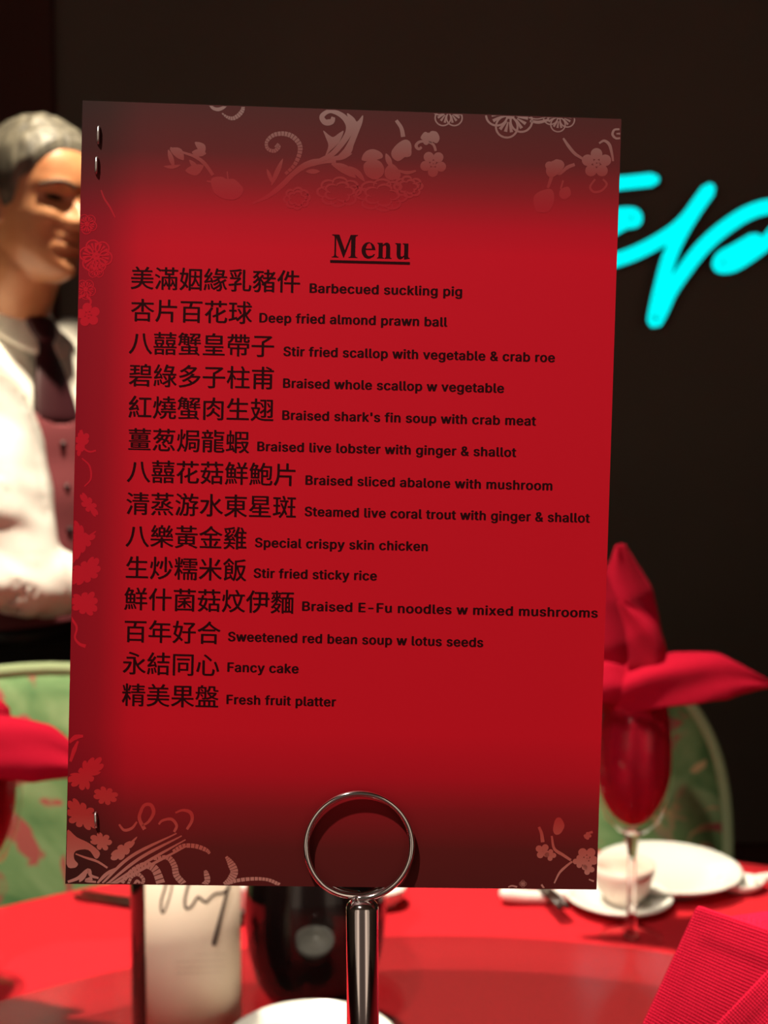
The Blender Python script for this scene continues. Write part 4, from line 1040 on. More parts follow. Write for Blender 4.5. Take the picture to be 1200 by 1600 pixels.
# ---------------------------------------------------------------- place settings
def goblet(x, y, z, label):
    if GB:
        return dup(GB[0], (x, y, z), 0.0, label)
    t = thing('goblet', label, 'glass', (x, y, z), 0, 'goblets holding folded red napkins')
    GB.append(t)
    bm = bmesh.new()
    add_lathe(bm, [(0, 0.0008), (0.0072, 0.0008), (0.0074, 0.0100), (0.0045, 0.02), (0.0038, 0.05), (0.0040, 0.085), (0.0065, 0.104), (0.012, 0.1098), (0, 0.1098)], 56)
    child('stem', bm, M['glass'], t)
    bm = bmesh.new()
    add_lathe(bm, [(0.0079, 0.0), (0.029, 0.0), (0.032, 0.0012), (0.0315, 0.0026), (0.020, 0.0055), (0.0079, 0.010)], 56)
    child('foot', bm, M['thin_glass'], t)
    bm = bmesh.new()
    out = [(0, 0.110), (0.015, 0.112), (0.028, 0.125), (0.038, 0.148), (0.0425, 0.175), (0.042, 0.205), (0.0385, 0.242)]
    inn = [(0.0374, 0.2424), (0.0410, 0.205), (0.0415, 0.175), (0.0369, 0.149), (0.0270, 0.1270), (0.014, 0.1145), (0, 0.1125)]
    add_lathe(bm, out+inn, 56)
    child('bowl', bm, M['thin_glass'], t)
    return t
GB = []

def petal(bm, spine, width, fold, nrm, uvl, nw=14, curl=0.0, us=1.0, seed=0):
    """a folded leaf of cloth: spine points, half widths, fold depth across, facing nrm"""
    sp = catmull(spine, 8); m = len(sp)
    def lerp(tab, t):
        q = t*(len(tab)-1); k = min(int(q), len(tab)-2); return tab[k]+(tab[k+1]-tab[k])*(q-k)
    nrm = Vector(nrm).normalized()
    rows = []; L = 0
    for i, p in enumerate(sp):
        if i: L += (sp[i]-sp[i-1]).length
        t = (sp[min(i+1, m-1)]-sp[max(i-1, 0)]).normalized()
        s = t.cross(nrm).normalized(); n = s.cross(t).normalized()
        ww = lerp(width, i/(m-1)); ff = lerp(fold, i/(m-1))
        row = []
        for k in range(nw+1):
            q = k/nw*2-1
            z = ff*(1-abs(q)**1.5) + curl*ww*q*q*0.5
            z += 0.0022*math.sin(q*5+i*0.16+seed)*min(1, i/6)
            row.append((bm.verts.new(p+s*(ww*q)+n*z), (q*ww*us, L*us)))
        rows.append(row)
    for a, b in zip(rows[:-1], rows[1:]):
        for k in range(nw):
            f = bm.faces.new((a[k][0], a[k+1][0], b[k+1][0], b[k][0]))
            for lp, uv in zip(f.loops, (a[k][1], a[k+1][1], b[k+1][1], b[k][1])): lp[uvl].uv = uv

def napkin_core(bm, uvl, seed=0, top=0.262):
    prof = [(0.004, 0.118), (0.014, 0.122), (0.025, 0.133), (0.034, 0.150), (0.0385, 0.172), (0.0385, 0.20), (0.0352, 0.235), (0.033, 0.250), (0.036, top), (0.022, top+0.012), (0.004, top+0.004)]
    n = 48; rings = []
    for j, (r, z) in enumerate(prof):
        ring = []
        for i in range(n):
            a = 2*PI*i/n
            rr = r*(1-0.09*(0.5+0.5*math.sin(a*6+seed+z*30))-0.06*(0.5+0.5*math.sin(a*11+2*seed)))
            ring.append(bm.verts.new((rr*math.cos(a), rr*math.sin(a), z)))
        rings.append(ring)
    for a, b, (r0, z0), (r1, z1) in zip(rings[:-1], rings[1:], prof[:-1], prof[1:]):
        for i in range(n):
            j = (i+1) % n
            f = bm.faces.new((a[i], a[j], b[j], b[i]))
            for lp, uv in zip(f.loops, ((i*0.005, z0), ((i+1)*0.005, z0), ((i+1)*0.005, z1), (i*0.005, z1))): lp[uvl].uv = uv
    bm.faces.new(rings[0][::-1]); bm.faces.new(rings[-1])

NAPK = 'napkins folded upright in the goblets'
def finish_napkin(bm, label, loc, rotz=0.0):
    o = obj('napkin', bm, M['napkin'])
    sl = o.modifiers.new('thickness', 'SOLIDIFY'); sl.thickness = 0.0012; sl.offset = 0
    ss = o.modifiers.new('smooth', 'SUBSURF'); ss.levels = 1; ss.render_levels = 1
    o.location = loc; o.rotation_euler = (0, 0, rotz)
    return tag(o, label, 'napkin', NAPK)

def bird_napkin(seed=0, droop=0.0, tall=True, low=0.0):
    """tall folded crest and a long wing that points sideways"""
    bm = bmesh.new(); uvl = bm.loops.layers.uv.new('UVMap')
    napkin_core(bm, uvl, seed)
    # wing to the right (+x)
    petal(bm, [(-0.028, -0.012-low, 0.250-low*0.4), (0.005, -0.022-low, 0.266-low), (0.045, -0.022-low, 0.272-droop*0.3-low), (0.085, -0.016-low, 0.273-droop*0.7-low), (0.138, -0.008-low, 0.262-droop-low)],
          [0.020, 0.028, 0.030, 0.0265, 0.001], [0.012, 0.018, 0.016, 0.010, 0.0], (0, -0.8, 0.6), uvl, seed=seed)
    petal(bm, [(-0.020, 0.010-low, 0.250-low*0.6), (0.020, 0.004-low, 0.270-low*1.3), (0.060, 0.004-low, 0.276-droop*0.5-low*1.3), (0.105, 0.006-low, 0.268-droop-low*1.3)],
          [0.016, 0.022, 0.018, 0.002], [0.01, 0.012, 0.008, 0.0], (0, 0.6, 0.8), uvl, seed=seed+2)
    # crest : leaves standing up, the back one tallest
    if tall:
        petal(bm, [(-0.006, 0.014, 0.245), (0.000, 0.022, 0.300), (-0.004, 0.024, 0.350), (-0.012, 0.018, 0.402)],
              [0.024, 0.036, 0.030, 0.004], [0.010, 0.018, 0.014, 0.0], (0.1, -1, 0.15), uvl, curl=-0.35, seed=seed+1)
        petal(bm, [(-0.022, 0.000, 0.245), (-0.034, 0.002, 0.300), (-0.040, 0.004, 0.345), (-0.036, 0.006, 0.390)],
              [0.020, 0.030, 0.024, 0.003], [0.010, 0.016, 0.010, 0.0], (-0.25, -1, 0.1), uvl, curl=-0.3, seed=seed+4)
        petal(bm, [(0.004, -0.010, 0.250), (0.012, -0.014, 0.285), (0.004, -0.016, 0.318), (-0.018, -0.014, 0.348)],
              [0.018, 0.024, 0.020, 0.003], [0.008, 0.012, 0.008, 0.0], (0.3, -1, 0.2), uvl, curl=-0.3, seed=seed+5)
    # wing to the left
    petal(bm, [(0.010, -0.010, 0.250), (-0.030, -0.018, 0.268), (-0.070, -0.016, 0.262), (-0.115, -0.010, 0.240)],
          [0.018, 0.024, 0.020, 0.002], [0.01, 0.014, 0.010, 0.0], (0, -0.8, 0.6), uvl, seed=seed+3)
    return bm

gr = on_level(986, 1466, TZ)
goblet(gr.x, gr.y, TZ+0.0006, 'stemmed goblet with a red napkin, in front of the teacup at right')
finish_napkin(bird_napkin(0), 'red napkin with a tall crest and long wing, in the goblet at right', (gr.x, gr.y, TZ+0.0006))
gl = P(-34, 1570, 1.035)
goblet(gl.x, gl.y, TZ+0.0006, 'goblet cut off by the left edge of the photo, before the left chair')
finish_napkin(bird_napkin(1.3, 0.020, False, 0.024), 'brightly lit red napkin at the left edge, drooping beside the card', (gl.x, gl.y, TZ+0.0006), R(-8))

# near napkin, lower right corner
gn = P(1165, 1600, 0.46)
NX, NY = gn.x+0.026, 0.482
goblet(NX, NY, LZ+0.0006, 'goblet under the woven napkin corner at the lower right')
bm = bmesh.new(); uvl = bm.loops.layers.uv.new('UVMap')
napkin_core(bm, uvl, 2.0, 0.250)
def flat_leaf(tip, left, right, bottom, push, seed):
    """a flat folded corner given by four points, woven grid along its edges"""
    n = 26
    tip, left, right, bottom = [Vector(p) for p in (tip, left, right, bottom)]
    rows = []
    nn = (left-tip).cross(right-tip).normalized()
    if nn.y > 0: nn = -nn
    for j in range(n+1):
        row = []
        for i in range(n+1):
            u, v = i/n, j/n
            p = tip*(1-u)*(1-v)+left*u*(1-v)+right*(1-u)*v+bottom*u*v
            bul = math.sin(PI*min(1, u*1.0))*math.sin(PI*min(1, v))*push
            hem = 0.0005 if (u < 0.16 or v < 0.14) else 0.0
            row.append((bm.verts.new(p+nn*(bul+hem)), (u*(left-tip).length, v*(right-tip).length)))
        rows.append(row)
    for a, b in zip(rows[:-1], rows[1:]):
        for i in range(n):
            f = bm.faces.new((a[i][0], a[i+1][0], b[i+1][0], b[i][0]))
            for lp, uv in zip(f.loops, (a[i][1], a[i+1][1], b[i+1][1], b[i][1])): lp[uvl].uv = uv
gz = Vector((NX, NY, LZ+0.0006))
def Q(x, y, d): return P(x, y, d)-gz
flat_leaf(Q(1088, 1413, 0.452), Q(972, 1664, 0.440), Q(1300, 1484, 0.462), Q(1160, 1790, 0.452), 0.002, 1)
flat_leaf(Q(1275, 1435, 0.440), Q(1030, 1690, 0.430), Q(1430, 1600, 0.446), Q(1190, 1830, 0.438), 0.002, 2)
flat_leaf(Q(1215, 1436, 0.478), Q(1120, 1640, 0.474), Q(1380, 1500, 0.484), Q(1240, 1740, 0.480), 0.003, 3)
finish_napkin(bm, 'coarse woven red napkin corner in the lower right corner of the photo', gz)

def put(o, p, label, cat, group=None):
    o.location = p; return tag(o, label, cat, group)
def at(x, d, z=TZ): return Vector(((x-CX)/FPX*d, d, z+0.0006))
pl_c = at(1052, 1.300)
put(obj('dinner_plate', plate_bm(0.082, 0.020), M['porcelain']), pl_c, 'white dinner plate behind the teacup and goblet at right', 'plate')
sc_c = at(974, 1.232)
put(obj('saucer', plate_bm(0.057, 0.014, 0.003), M['porcelain']), sc_c, 'white saucer under the small teacup at right', 'saucer')
M['cup'] = mat('pinkish_porcelain', (0.78, 0.66, 0.58), 0.25)
put(obj('teacup', cup_bm(0.034, 0.042), M['cup']), sc_c+Vector((0.005, 0, 0.0056)), 'small pale teacup on the saucer behind the goblet stem', 'cup')
# spoon lying right of the plate
def spoon_bm():
    bm = bmesh.new()
    n = 10
    for j in range(1):
        pass
    add_lathe(bm, [(0, 0.0), (0.010, 0.0), (0.018, 0.006), (0.0205, 0.013), (0.0195, 0.013), (0.016, 0.007), (0, 0.003)], 28)
    for v in bm.verts: v.co.x *= 1.35
    add_tube(bm, [(0.022, 0, 0.0115), (0.04, 0, 0.014), (0.07, 0, 0.018), (0.088, 0, 0.020)], [0.006, 0.0045, 0.0045, 0.0055], 10, round_caps=True)
    return bm
o = put(obj('soup_spoon', spoon_bm(), M['porcelain']), at(1168, 1.275), 'white porcelain soup spoon right of the dinner plate', 'spoon'); o.rotation_euler = (0, 0, R(12))
# chopstick rest and chopsticks
bm = bmesh.new()
pp = []
for i in range(21):
    t = i/20*2-1
    pp.append((0.033*t, 0, 0.0084+0.003*t*t))
add_tube(bm, pp, [0.0068+0.0014*abs(i/20*2-1) for i in range(21)], 14, round_caps=True)
rest_p = on_level(838, 1413, TZ)+Vector((0, 0, 0.0006))
put(obj('chopstick_rest', bm, M['porcelain']), rest_p, 'white porcelain chopstick rest left of the saucer, under the card edge', 'chopstick rest')
def chopstick(a, b, label):
    bm = bmesh.new()
    a, b = Vector(a), Vector(b); m = (a+b)/2
    add_tube(bm, [a-m, (a-m)*0.4, (b-m)*0.5, b-m], [0.0022, 0.0028, 0.0032, 0.0036], 10)
    o = obj('chopstick', bm, M['chopstick']); o.location = m
    return tag(o, label, 'chopstick', 'chopsticks on the red tablecloth')
rp = rest_p
chopstick((rp.x-0.025, rp.y+0.14, TZ+0.0095), (rp.x+0.0175, rp.y-0.055, TZ+0.0190), 'left dark chopstick across the white rest, below the card')
chopstick((rp.x-0.016, rp.y+0.14, TZ+0.0095), (rp.x+0.0255, rp.y-0.052, TZ+0.0190), 'right dark chopstick across the white rest, below the card')
lp_ = on_level(160, 1412, TZ+0.004)
chopstick((lp_.x-0.035, lp_.y+0.02, TZ+0.0045), (lp_.x+0.16, lp_.y-0.05, TZ+0.0045), 'near dark chopstick on the cloth left of the wine bottle')
chopstick((lp_.x-0.030, lp_.y+0.031, TZ+0.0045), (lp_.x+0.165, lp_.y-0.039, TZ+0.0045), 'far dark chopstick on the cloth left of the wine bottle')
# small dishes behind the bottles
put(obj('sauce_dish', cup_bm(0.026, 0.022), M['porcelain']), on_level(598, 1414, TZ)+Vector((0, 0, 0.0006)), 'small white sauce dish seen through the ring clip', 'dish')
put(obj('teacup', cup_bm(0.032, 0.042), M['porcelain']), on_level(386, 1424, TZ)+Vector((0, 0, 0.0006)), 'white teacup behind the gap between wine bottle and decanter', 'cup')

# ---------------------------------------------------------------- chairs
def make_chair(label):
    t = thing('dining_chair', label, 'chair', (0, 0, 0), 0, 'green upholstered chairs on the far side of the table')
    # local: sitter faces -y; back pad at y = +0.20
    def outline(a, W, H, e):
        c, s = math.cos(a), math.sin(a)
        return (W*math.copysign(abs(c)**e, c), H*math.copysign(abs(s)**e, s))
    bm = bmesh.new()
    W, H, zc = 0.235, 0.245, 0.715
    nr, na = 10, 72
    layers = []
    for k in range(nr+1):
        q = k/nr; ring = []
        for i in range(na):
            x, z = outline(2*PI*i/na, W*q, H*q, 0.78)
            bul = 0.030*(1-q**4)
            ring.append((x, -bul, z))
        layers.append(ring)
    for q, yb in ((1.0, 0.012), (0.98, 0.022), (0.6, 0.026), (0.0, 0.026)):
        layers.append([(outline(2*PI*i/na, W*q, H*q, 0.78)[0], yb, outline(2*PI*i/na, W*q, H*q, 0.78)[1]) for i in range(na)])
    vl = []
    for L in layers:
        vl.append([bm.verts.new((x, 0.20+y+0.10*(z/0.5)+0.22*x*x*-1.2, zc+z)) for x, y, z in L])
    for a, b in zip(vl[:-1], vl[1:]):
        for i in range(na):
            j = (i+1) % na
            bm.faces.new((a[i], a[j], b[j], b[i]))
    bmesh.ops.remove_doubles(bm, verts=bm.verts[:], dist=1e-5)
    bmesh.ops.recalc_face_normals(bm, faces=bm.faces[:])
    child('backrest', bm, M['chair'], t)
    bm = bmesh.new()
    pts = []
    for i in range(na):
        x, z = outline(2*PI*i/na, W+0.003, H+0.003, 0.78)
        pts.append((x, 0.20+0.004+0.10*(z/0.5)-0.264*x*x, zc+z))
    add_tube(bm, pts, 0.009, 10, closed=True)
    child('piping', bm, M['gold'], t)
    bm = bmesh.new(); add_box(bm, (-0.22, -0.24, 0.40), (0.22, 0.17, 0.475), 0.028)
    child('seat', bm, M['chair'], t)
    bm = bmesh.new(); add_box(bm, (-0.205, -0.225, 0.355), (0.205, 0.155, 0.3985), 0.006)
    child('seat_frame', bm, M['wood'], t)
    for sx in (-1, 1):
        bm = bmesh.new(); add_tube(bm, [(sx*0.19, -0.21, 0.3545), (sx*0.195, -0.22, 0.15), (sx*0.198, -0.225, 0.001)], [0.019, 0.017, 0.013], 14)
        child('leg', bm, M['wood'], t)
        bm = bmesh.new(); add_tube(bm, [(sx*0.16, 0.22, 0.60), (sx*0.185, 0.185, 0.45), (sx*0.19, 0.185, 0.30), (sx*0.195, 0.24, 0.001)], [0.014, 0.018, 0.018, 0.013], 14)
        child('leg', bm, M['wood'], t)
    return t
ch1 = make_chair('green floral chair at left, in front of the man in the maroon vest')
def place_chair(t, px, d, face):
    x = (px-CX)/FPX*d
    # backrest centre at depth d
    t.rotation_euler = (0, 0, face)
    off = Matrix.Rotation(face, 3, 'Z') @ Vector((0, 0.22, 0))
    t.location = (x-off.x, d-off.y, 0.0)
place_chair(ch1, 30, 1.445, R(22))
ch2 = dup(ch1, (0, 0, 0), 0, 'green floral chair at right, behind the napkin goblet and plate')
place_chair(ch2, 864, 1.60, R(-6))

# ---------------------------------------------------------------- the waiter
AX = Vector((-0.612, 1.83, 0))
BY = R(60)
FV = Vector((math.sin(BY), -math.cos(BY), 0)); LV = Vector((math.cos(BY), math.sin(BY), 0))
def B(a, f, z): return AX+LV*a+FV*f+Vector((0, 0, z))
HY = R(57); HP = R(8)
HF = Vector((math.sin(HY), -math.cos(HY), 0)); HL = Vector((math.cos(HY), math.sin(HY), 0))
HB = P(66, 438, 1.755)            # chin level, centre of the head
HB = Vector((HB.x, HB.y, HB.z))
def HW(a, f, z):
    # head local (a: his left, f: forward, z from chin) with a nod
    fz = f*math.cos(HP)+(z-0.11)*math.sin(HP); zz = (z-0.11)*math.cos(HP)-f*math.sin(HP)+0.11
    return HB+HL*a+HF*fz+Vector((0, 0, zz))

FRONT = [(0.0, 0.050), (0.008, 0.070), (0.020, 0.079), (0.030, 0.078), (0.040, 0.073), (0.050, 0.079), (0.055, 0.080), (0.060, 0.0765), (0.065, 0.081), (0.072, 0.081), (0.080, 0.077), (0.095, 0.078), (0.110, 0.076), (0.125, 0.075), (0.138, 0.083), (0.150, 0.084), (0.170, 0.080), (0.190, 0.068), (0.210, 0.048), (0.225, 0.026), (0.236, 0.0)]
BACK = [(0.0, 0.00), (0.02, 0.03), (0.05, 0.062), (0.08, 0.080), (0.11, 0.094), (0.14, 0.101), (0.17, 0.097), (0.195, 0.083), (0.215, 0.060), (0.228, 0.034), (0.236, 0.0)]
WID = [(0.0, 0.022), (0.010, 0.034), (0.03, 0.048), (0.05, 0.058), (0.08, 0.066), (0.11, 0.071), (0.14, 0.0745), (0.17, 0.073), (0.195, 0.063), (0.215, 0.046), (0.228, 0.027), (0.236, 0.0)]
def smooth_tab(tab, x):
    if x <= tab[0][0]: return tab[0][1]
    if x >= tab[-1][0]: return tab[-1][1]
    k = next(i for i in range(len(tab)-1) if x <= tab[i+1][0])
    (x0, y0), (x1, y1) = tab[k], tab[k+1]
    def slope(i):
        if i == 0: return (tab[1][1]-tab[0][1])/(tab[1][0]-tab[0][0])
        if i == len(tab)-1: return (tab[-1][1]-tab[-2][1])/(tab[-1][0]-tab[-2][0])
        return (tab[i+1][1]-tab[i-1][1])/(tab[i+1][0]-tab[i-1][0])
    h = x1-x0; t = (x-x0)/h
    return y0*(2*t**3-3*t*t+1)+slope(k)*h*(t**3-2*t*t+t)+y1*(-2*t**3+3*t*t)+slope(k+1)*h*(t**3-t*t)
SIDE = [(0.0, 0.050), (0.020, 0.070), (0.050, 0.076), (0.080, 0.077), (0.110, 0.077), (0.138, 0.080), (0.170, 0.078), (0.190, 0.068), (0.210, 0.048), (0.225, 0.026), (0.236, 0.0)]
def gauss(x, s): return math.exp(-(x/s)**2)
def head_point(z, th, off=0.0):
    """th: 0 = forward, + towards his left"""
    w_, fr, bk = smooth_tab(WID, z)+off, smooth_tab(FRONT, z)+off, smooth_tab(BACK, z)+off
    # the lip and chin profile belongs to the middle of the face only
    fs_ = smooth_tab(SIDE, z)+off
    mid = gauss(th, 0.42); fr = fr*mid+fs_*(1-mid)
    c, s = math.cos(th), math.sin(th)
    e = 0.86
    a = w_*math.copysign(abs(s)**e, s)
    f = fr*abs(c)**0.95 if c > 0 else -bk*abs(c)**0.95
    if c > 0 and off == 0.0 or (c > 0 and z < 0.15):
        x = a
        # nose : ridge from nasion to tip, wings
        if 0.074 < z < 0.135:
            ridge = interp([(0.074, 0.0), (0.080, 0.013), (0.088, 0.024), (0.094, 0.025), (0.105, 0.018), (0.118, 0.010), (0.135, 0.001)], z)
            wd = interp([(0.074, 0.013), (0.088, 0.0125), (0.10, 0.010), (0.118, 0.0075), (0.135, 0.009)], z)
            f += ridge*gauss(x, wd)
        f += 0.010*gauss(abs(x)-0.0145, 0.007)*gauss(z-0.086, 0.0085)
        # eye sockets, lids and cheekbones
        f -= 0.0125*gauss(abs(x)-0.032, 0.016)*gauss(z-0.121, 0.011)
        f += 0.0050*gauss(abs(x)-0.032, 0.011)*gauss(z-0.1185, 0.007)
        f += 0.0055*gauss(abs(x)-0.034, 0.020)*gauss(z-0.139, 0.007)
        f += 0.0060*gauss(abs(x)-0.045, 0.018)*gauss(z-0.094, 0.014)
        f -= 0.0040*gauss(abs(x)-0.040, 0.014)*gauss(z-0.060, 0.016)
        # mouth, nasolabial fold, jowls
        f += 0.0035*gauss(x, 0.021)*(gauss(z-0.0665, 0.0045)+gauss(z-0.0535, 0.005))
        f -= 0.0040*gauss(x, 0.026)*gauss(z-0.0600, 0.0022)
        f -= 0.0030*gauss(abs(x)-(0.020+(0.085-z)*0.35), 0.0040)*gauss(z-0.072, 0.014)
        f += 0.004*gauss(x, 0.014)*gauss(z-0.020, 0.010)
    return (a, f, z)
bm = bmesh.new()
nz_, nt = 110, 120
rows = []
for j in range(nz_+1):
    z = 0.236*(j/nz_)
    if j == 0: z = 0.0004
    if j == nz_: z = 0.2358
    rows.append([bm.verts.new(HW(*head_point(z, 2*PI*i/nt-PI))) for i in range(nt)])
for a, b in zip(rows[:-1], rows[1:]):
    for i in range(nt):
        j = (i+1) % nt
        bm.faces.new((a[i], a[j], b[j], b[i]))
bm.faces.new(rows[0][::-1]); bm.faces.new(rows[-1])
# ears
for sx in (-1, 1):
    c = [HW(sx*(0.071+dx), f, z) for dx, f, z in ((0.000, -0.006, 0.082), (0.006, -0.010, 0.088), (0.011, -0.017, 0.104), (0.014, -0.022, 0.120), (0.012, -0.018, 0.133), (0.004, -0.008, 0.132), (0.000, -0.004, 0.122))]
    add_tube(bm, catmull(c, 4), 0.0055, 10, round_caps=True)
    add_tube(bm, [HW(sx*0.066, -0.008, 0.09), HW(sx*0.076, -0.013, 0.108), HW(sx*0.072, -0.012, 0.126)], [0.007, 0.009, 0.007], 10, round_caps=True)
# neck, trunk, arms, legs
neck0 = B(0, 0.0, 1.42)
add_tube(bm, [neck0, neck0.lerp(HW(0, -0.02, 0.0), 0.55), HW(0, -0.022, 0.02), HW(0, -0.022, 0.08)], [0.062, 0.056, 0.054, 0.052], 28, round_caps=True)
def loft(bm, rows_, n=56, p=0.85, cap=True):
    rr = []
    for (z, wa, wf, cf) in rows_:
        ring = []
        for i in range(n):
            a = 2*PI*i/n; c, s = math.cos(a), math.sin(a)
            ring.append(bm.verts.new(B(wa*math.copysign(abs(c)**p, c), cf+wf*math.copysign(abs(s)**p, s), z)))
        rr.append(ring)
    for a, b in zip(rr[:-1], rr[1:]):
        for i in range(n):
            j = (i+1) % n
            bm.faces.new((a[i], a[j], b[j], b[i]))
    if cap: bm.faces.new(rr[0][::-1]); bm.faces.new(rr[-1])
    return rr
TORSO = [(0.86, 0.155, 0.105, 0.0), (0.95, 0.158, 0.110, 0.004), (1.05, 0.158, 0.116, 0.010), (1.15, 0.160, 0.114, 0.010), (1.25, 0.166, 0.110, 0.006), (1.33, 0.170, 0.102, 0.0), (1.39, 0.160, 0.088, -0.004), (1.43, 0.120, 0.072, -0.006), (1.46, 0.070, 0.055, -0.002)]
loft(bm, TORSO)
shR, shL = B(-0.150, 0.055, 1.392), B(0.170, -0.005, 1.395)
elR = P(34, 905, 1.605)
wrR = B(-0.055, 0.235, 1.045)
elL = B(0.245, 0.055, 1.10); wrL = B(0.060, 0.225, 1.065)
for s, e, wv in ((shR, elR, wrR), (shL, elL, wrL)):
    add_tube(bm, [s, s.lerp(e, 0.35), s.lerp(e, 0.75), e, e.lerp(wv, 0.3), e.lerp(wv, 0.7), wv], [0.050, 0.046, 0.040, 0.037, 0.038, 0.031, 0.025], 18, round_caps=True)
# hands clasped in front : palm and five fingers each
def hand_mesh(wv, e, side_):
    d = (wv-e).normalized(); up = Vector((0, 0, 1)); s = d.cross(up).normalized()
    up = s.cross(d).normalized()
    palm = [wv, wv+d*0.03, wv+d*0.06, wv+d*0.085]
    for off in (-0.024, -0.008, 0.008, 0.024):
        add_tube(bm, [p+up*off*(0.6 if i == 0 else 1.0) for i, p in enumerate(palm)], [0.015, 0.014, 0.013, 0.010], 10, round_caps=True)
    inn = side_
    for off, L in ((0.024, 0.070), (0.008, 0.078), (-0.008, 0.072), (-0.024, 0.056)):
        q = wv+d*0.085+up*off
        add_tube(bm, [q, q+d*L*0.35+inn*L*0.12, q+d*L*0.55+inn*L*0.42, q+d*L*0.50+inn*L*0.72], [0.0090, 0.0085, 0.0080, 0.0065], 10, round_caps=True)
    q = wv+d*0.025+up*0.026
    add_tube(bm, [q, q+d*0.02+up*0.014+inn*0.012, q+d*0.042+up*0.020+inn*0.024, q+d*0.058+up*0.018+inn*0.032], [0.012, 0.0105, 0.0095, 0.0075], 10, round_caps=True)
hand_mesh(wrR, elR, FV*0.0+LV*0.8+FV*0.2)
hand_mesh(wrL+Vector((0, 0, 0.004)), elL, -LV*0.8+FV*0.2)
for s in (-1, 1):
    add_tube(bm, [B(s*0.082, 0, 0.90), B(s*0.09, 0.008, 0.70), B(s*0.092, 0.012, 0.50), B(s*0.094, 0.0, 0.30), B(s*0.096, -0.012, 0.10), B(s*0.096, -0.012, 0.07)], [0.086, 0.074, 0.054, 0.052, 0.038, 0.038], 20, round_caps=True)
    add_tube(bm, [B(s*0.096, -0.04, 0.042), B(s*0.10, 0.04, 0.040), B(s*0.104, 0.14, 0.032)], [0.032, 0.036, 0.024], 14, round_caps=True)
person = obj('person', bm, M['skin'])
bake(person, [('REMESH', {'mode': 'VOXEL', 'voxel_size': 0.0036, 'use_smooth_shade': True}), ('SMOOTH', {'factor': 0.5, 'iterations': 2})])
tag(person, 'standing man in white shirt, maroon vest and tie, looking down to the right', 'person')

def face_mat():
    m = mat('tanned_skin', (0.46, 0.20, 0.09), 0.38)
    n, l, b = nodes(m)
    tc = n.new('ShaderNodeTexCoord'); nz = n.new('ShaderNodeTexNoise'); nz.inputs['Scale'].default_value = 26; nz.inputs['Detail'].default_value = 3
    rp = n.new('ShaderNodeValToRGB'); e = rp.color_ramp.elements
    e[0].position = 0.3; e[0].color = (0.40, 0.155, 0.065, 1); e[1].position = 0.75; e[1].color = (0.52, 0.25, 0.12, 1)
    l.new(tc.outputs['Object'], nz.inputs['Vector']); l.new(nz.outputs['Fac'], rp.inputs[0]); l.new(rp.outputs[0], b.inputs['Base Color'])
    b.inputs['Subsurface Weight'].default_value = 0.0
    return m
person.data.materials.clear(); person.data.materials.append(face_mat())

# eyes, brows, lips, hair
M['eye_white'] = mat('eye_white', (0.55, 0.48, 0.42), 0.2); M['iris'] = mat('dark_iris', (0.02, 0.01, 0.006), 0.1)
M['brow'] = mat('dark_brow_hair', (0.05, 0.035, 0.025), 0.7); M['lip'] = mat('lips', (0.26, 0.075, 0.05), 0.4)
def face_at(a, z, lift=0.0):
    # find theta that gives this lateral offset on the front
    lo_, hi_ = 0.0, PI/2
    for _ in range(30):
        md = (lo_+hi_)/2
        if abs(head_point(z, md)[0]) < abs(a): lo_ = md
        else: hi_ = md
    th = math.copysign((lo_+hi_)/2, a)
    q = head_point(z, th)
    return HW(q[0], q[1]+lift, z)
for sx in (-1, 1):
    bm = bmesh.new()
    # the narrow opening between the lids
    up_ = [face_at(sx*(0.019+0.026*t), 0.1185+0.0040*math.sin(PI*t)+0.001*t, 0.0012) for t in [i/10 for i in range(11)]]
    dn_ = [face_at(sx*(0.019+0.026*t), 0.1175-0.0030*math.sin(PI*t)+0.001*t, 0.0010) for t in [i/10 for i in range(11)]]
    A = [bm.verts.new(p) for p in up_]; D_ = [bm.verts.new(p) for p in dn_]
    for i in range(10): bm.faces.new((A[i], A[i+1], D_[i+1], D_[i]))
    bmesh.ops.recalc_face_normals(bm, faces=bm.faces[:])
    ey = obj('eye', bm, M['iris'], person)
    bm = bmesh.new()
    add_tube(bm, [p+HF*0.0005 for p in up_], 0.0013, 6, round_caps=True)
    obj('eyelashes', bm, M['brow'], person)
    bm = bmesh.new()
    add_tube(bm, catmull([face_at(sx*x, z, 0.0008) for x, z in ((0.012, 0.137), (0.022, 0.141), (0.034, 0.1425), (0.046, 0.139), (0.054, 0.134))], 5), 0.0028, 8, round_caps=True)
    obj('eyebrow', bm, M['brow'], person)
bm = bmesh.new()
add_tube(bm, catmull([face_at(x, z, 0.0004) for x, z in ((-0.024, 0.0585), (-0.012, 0.0600), (0.0005, 0.0597), (0.012, 0.0600), (0.024, 0.0585))], 5), [0.0012]+[0.0022]*19+[0.0012], 8, round_caps=True)
obj('lips', bm, M['lip'], person)

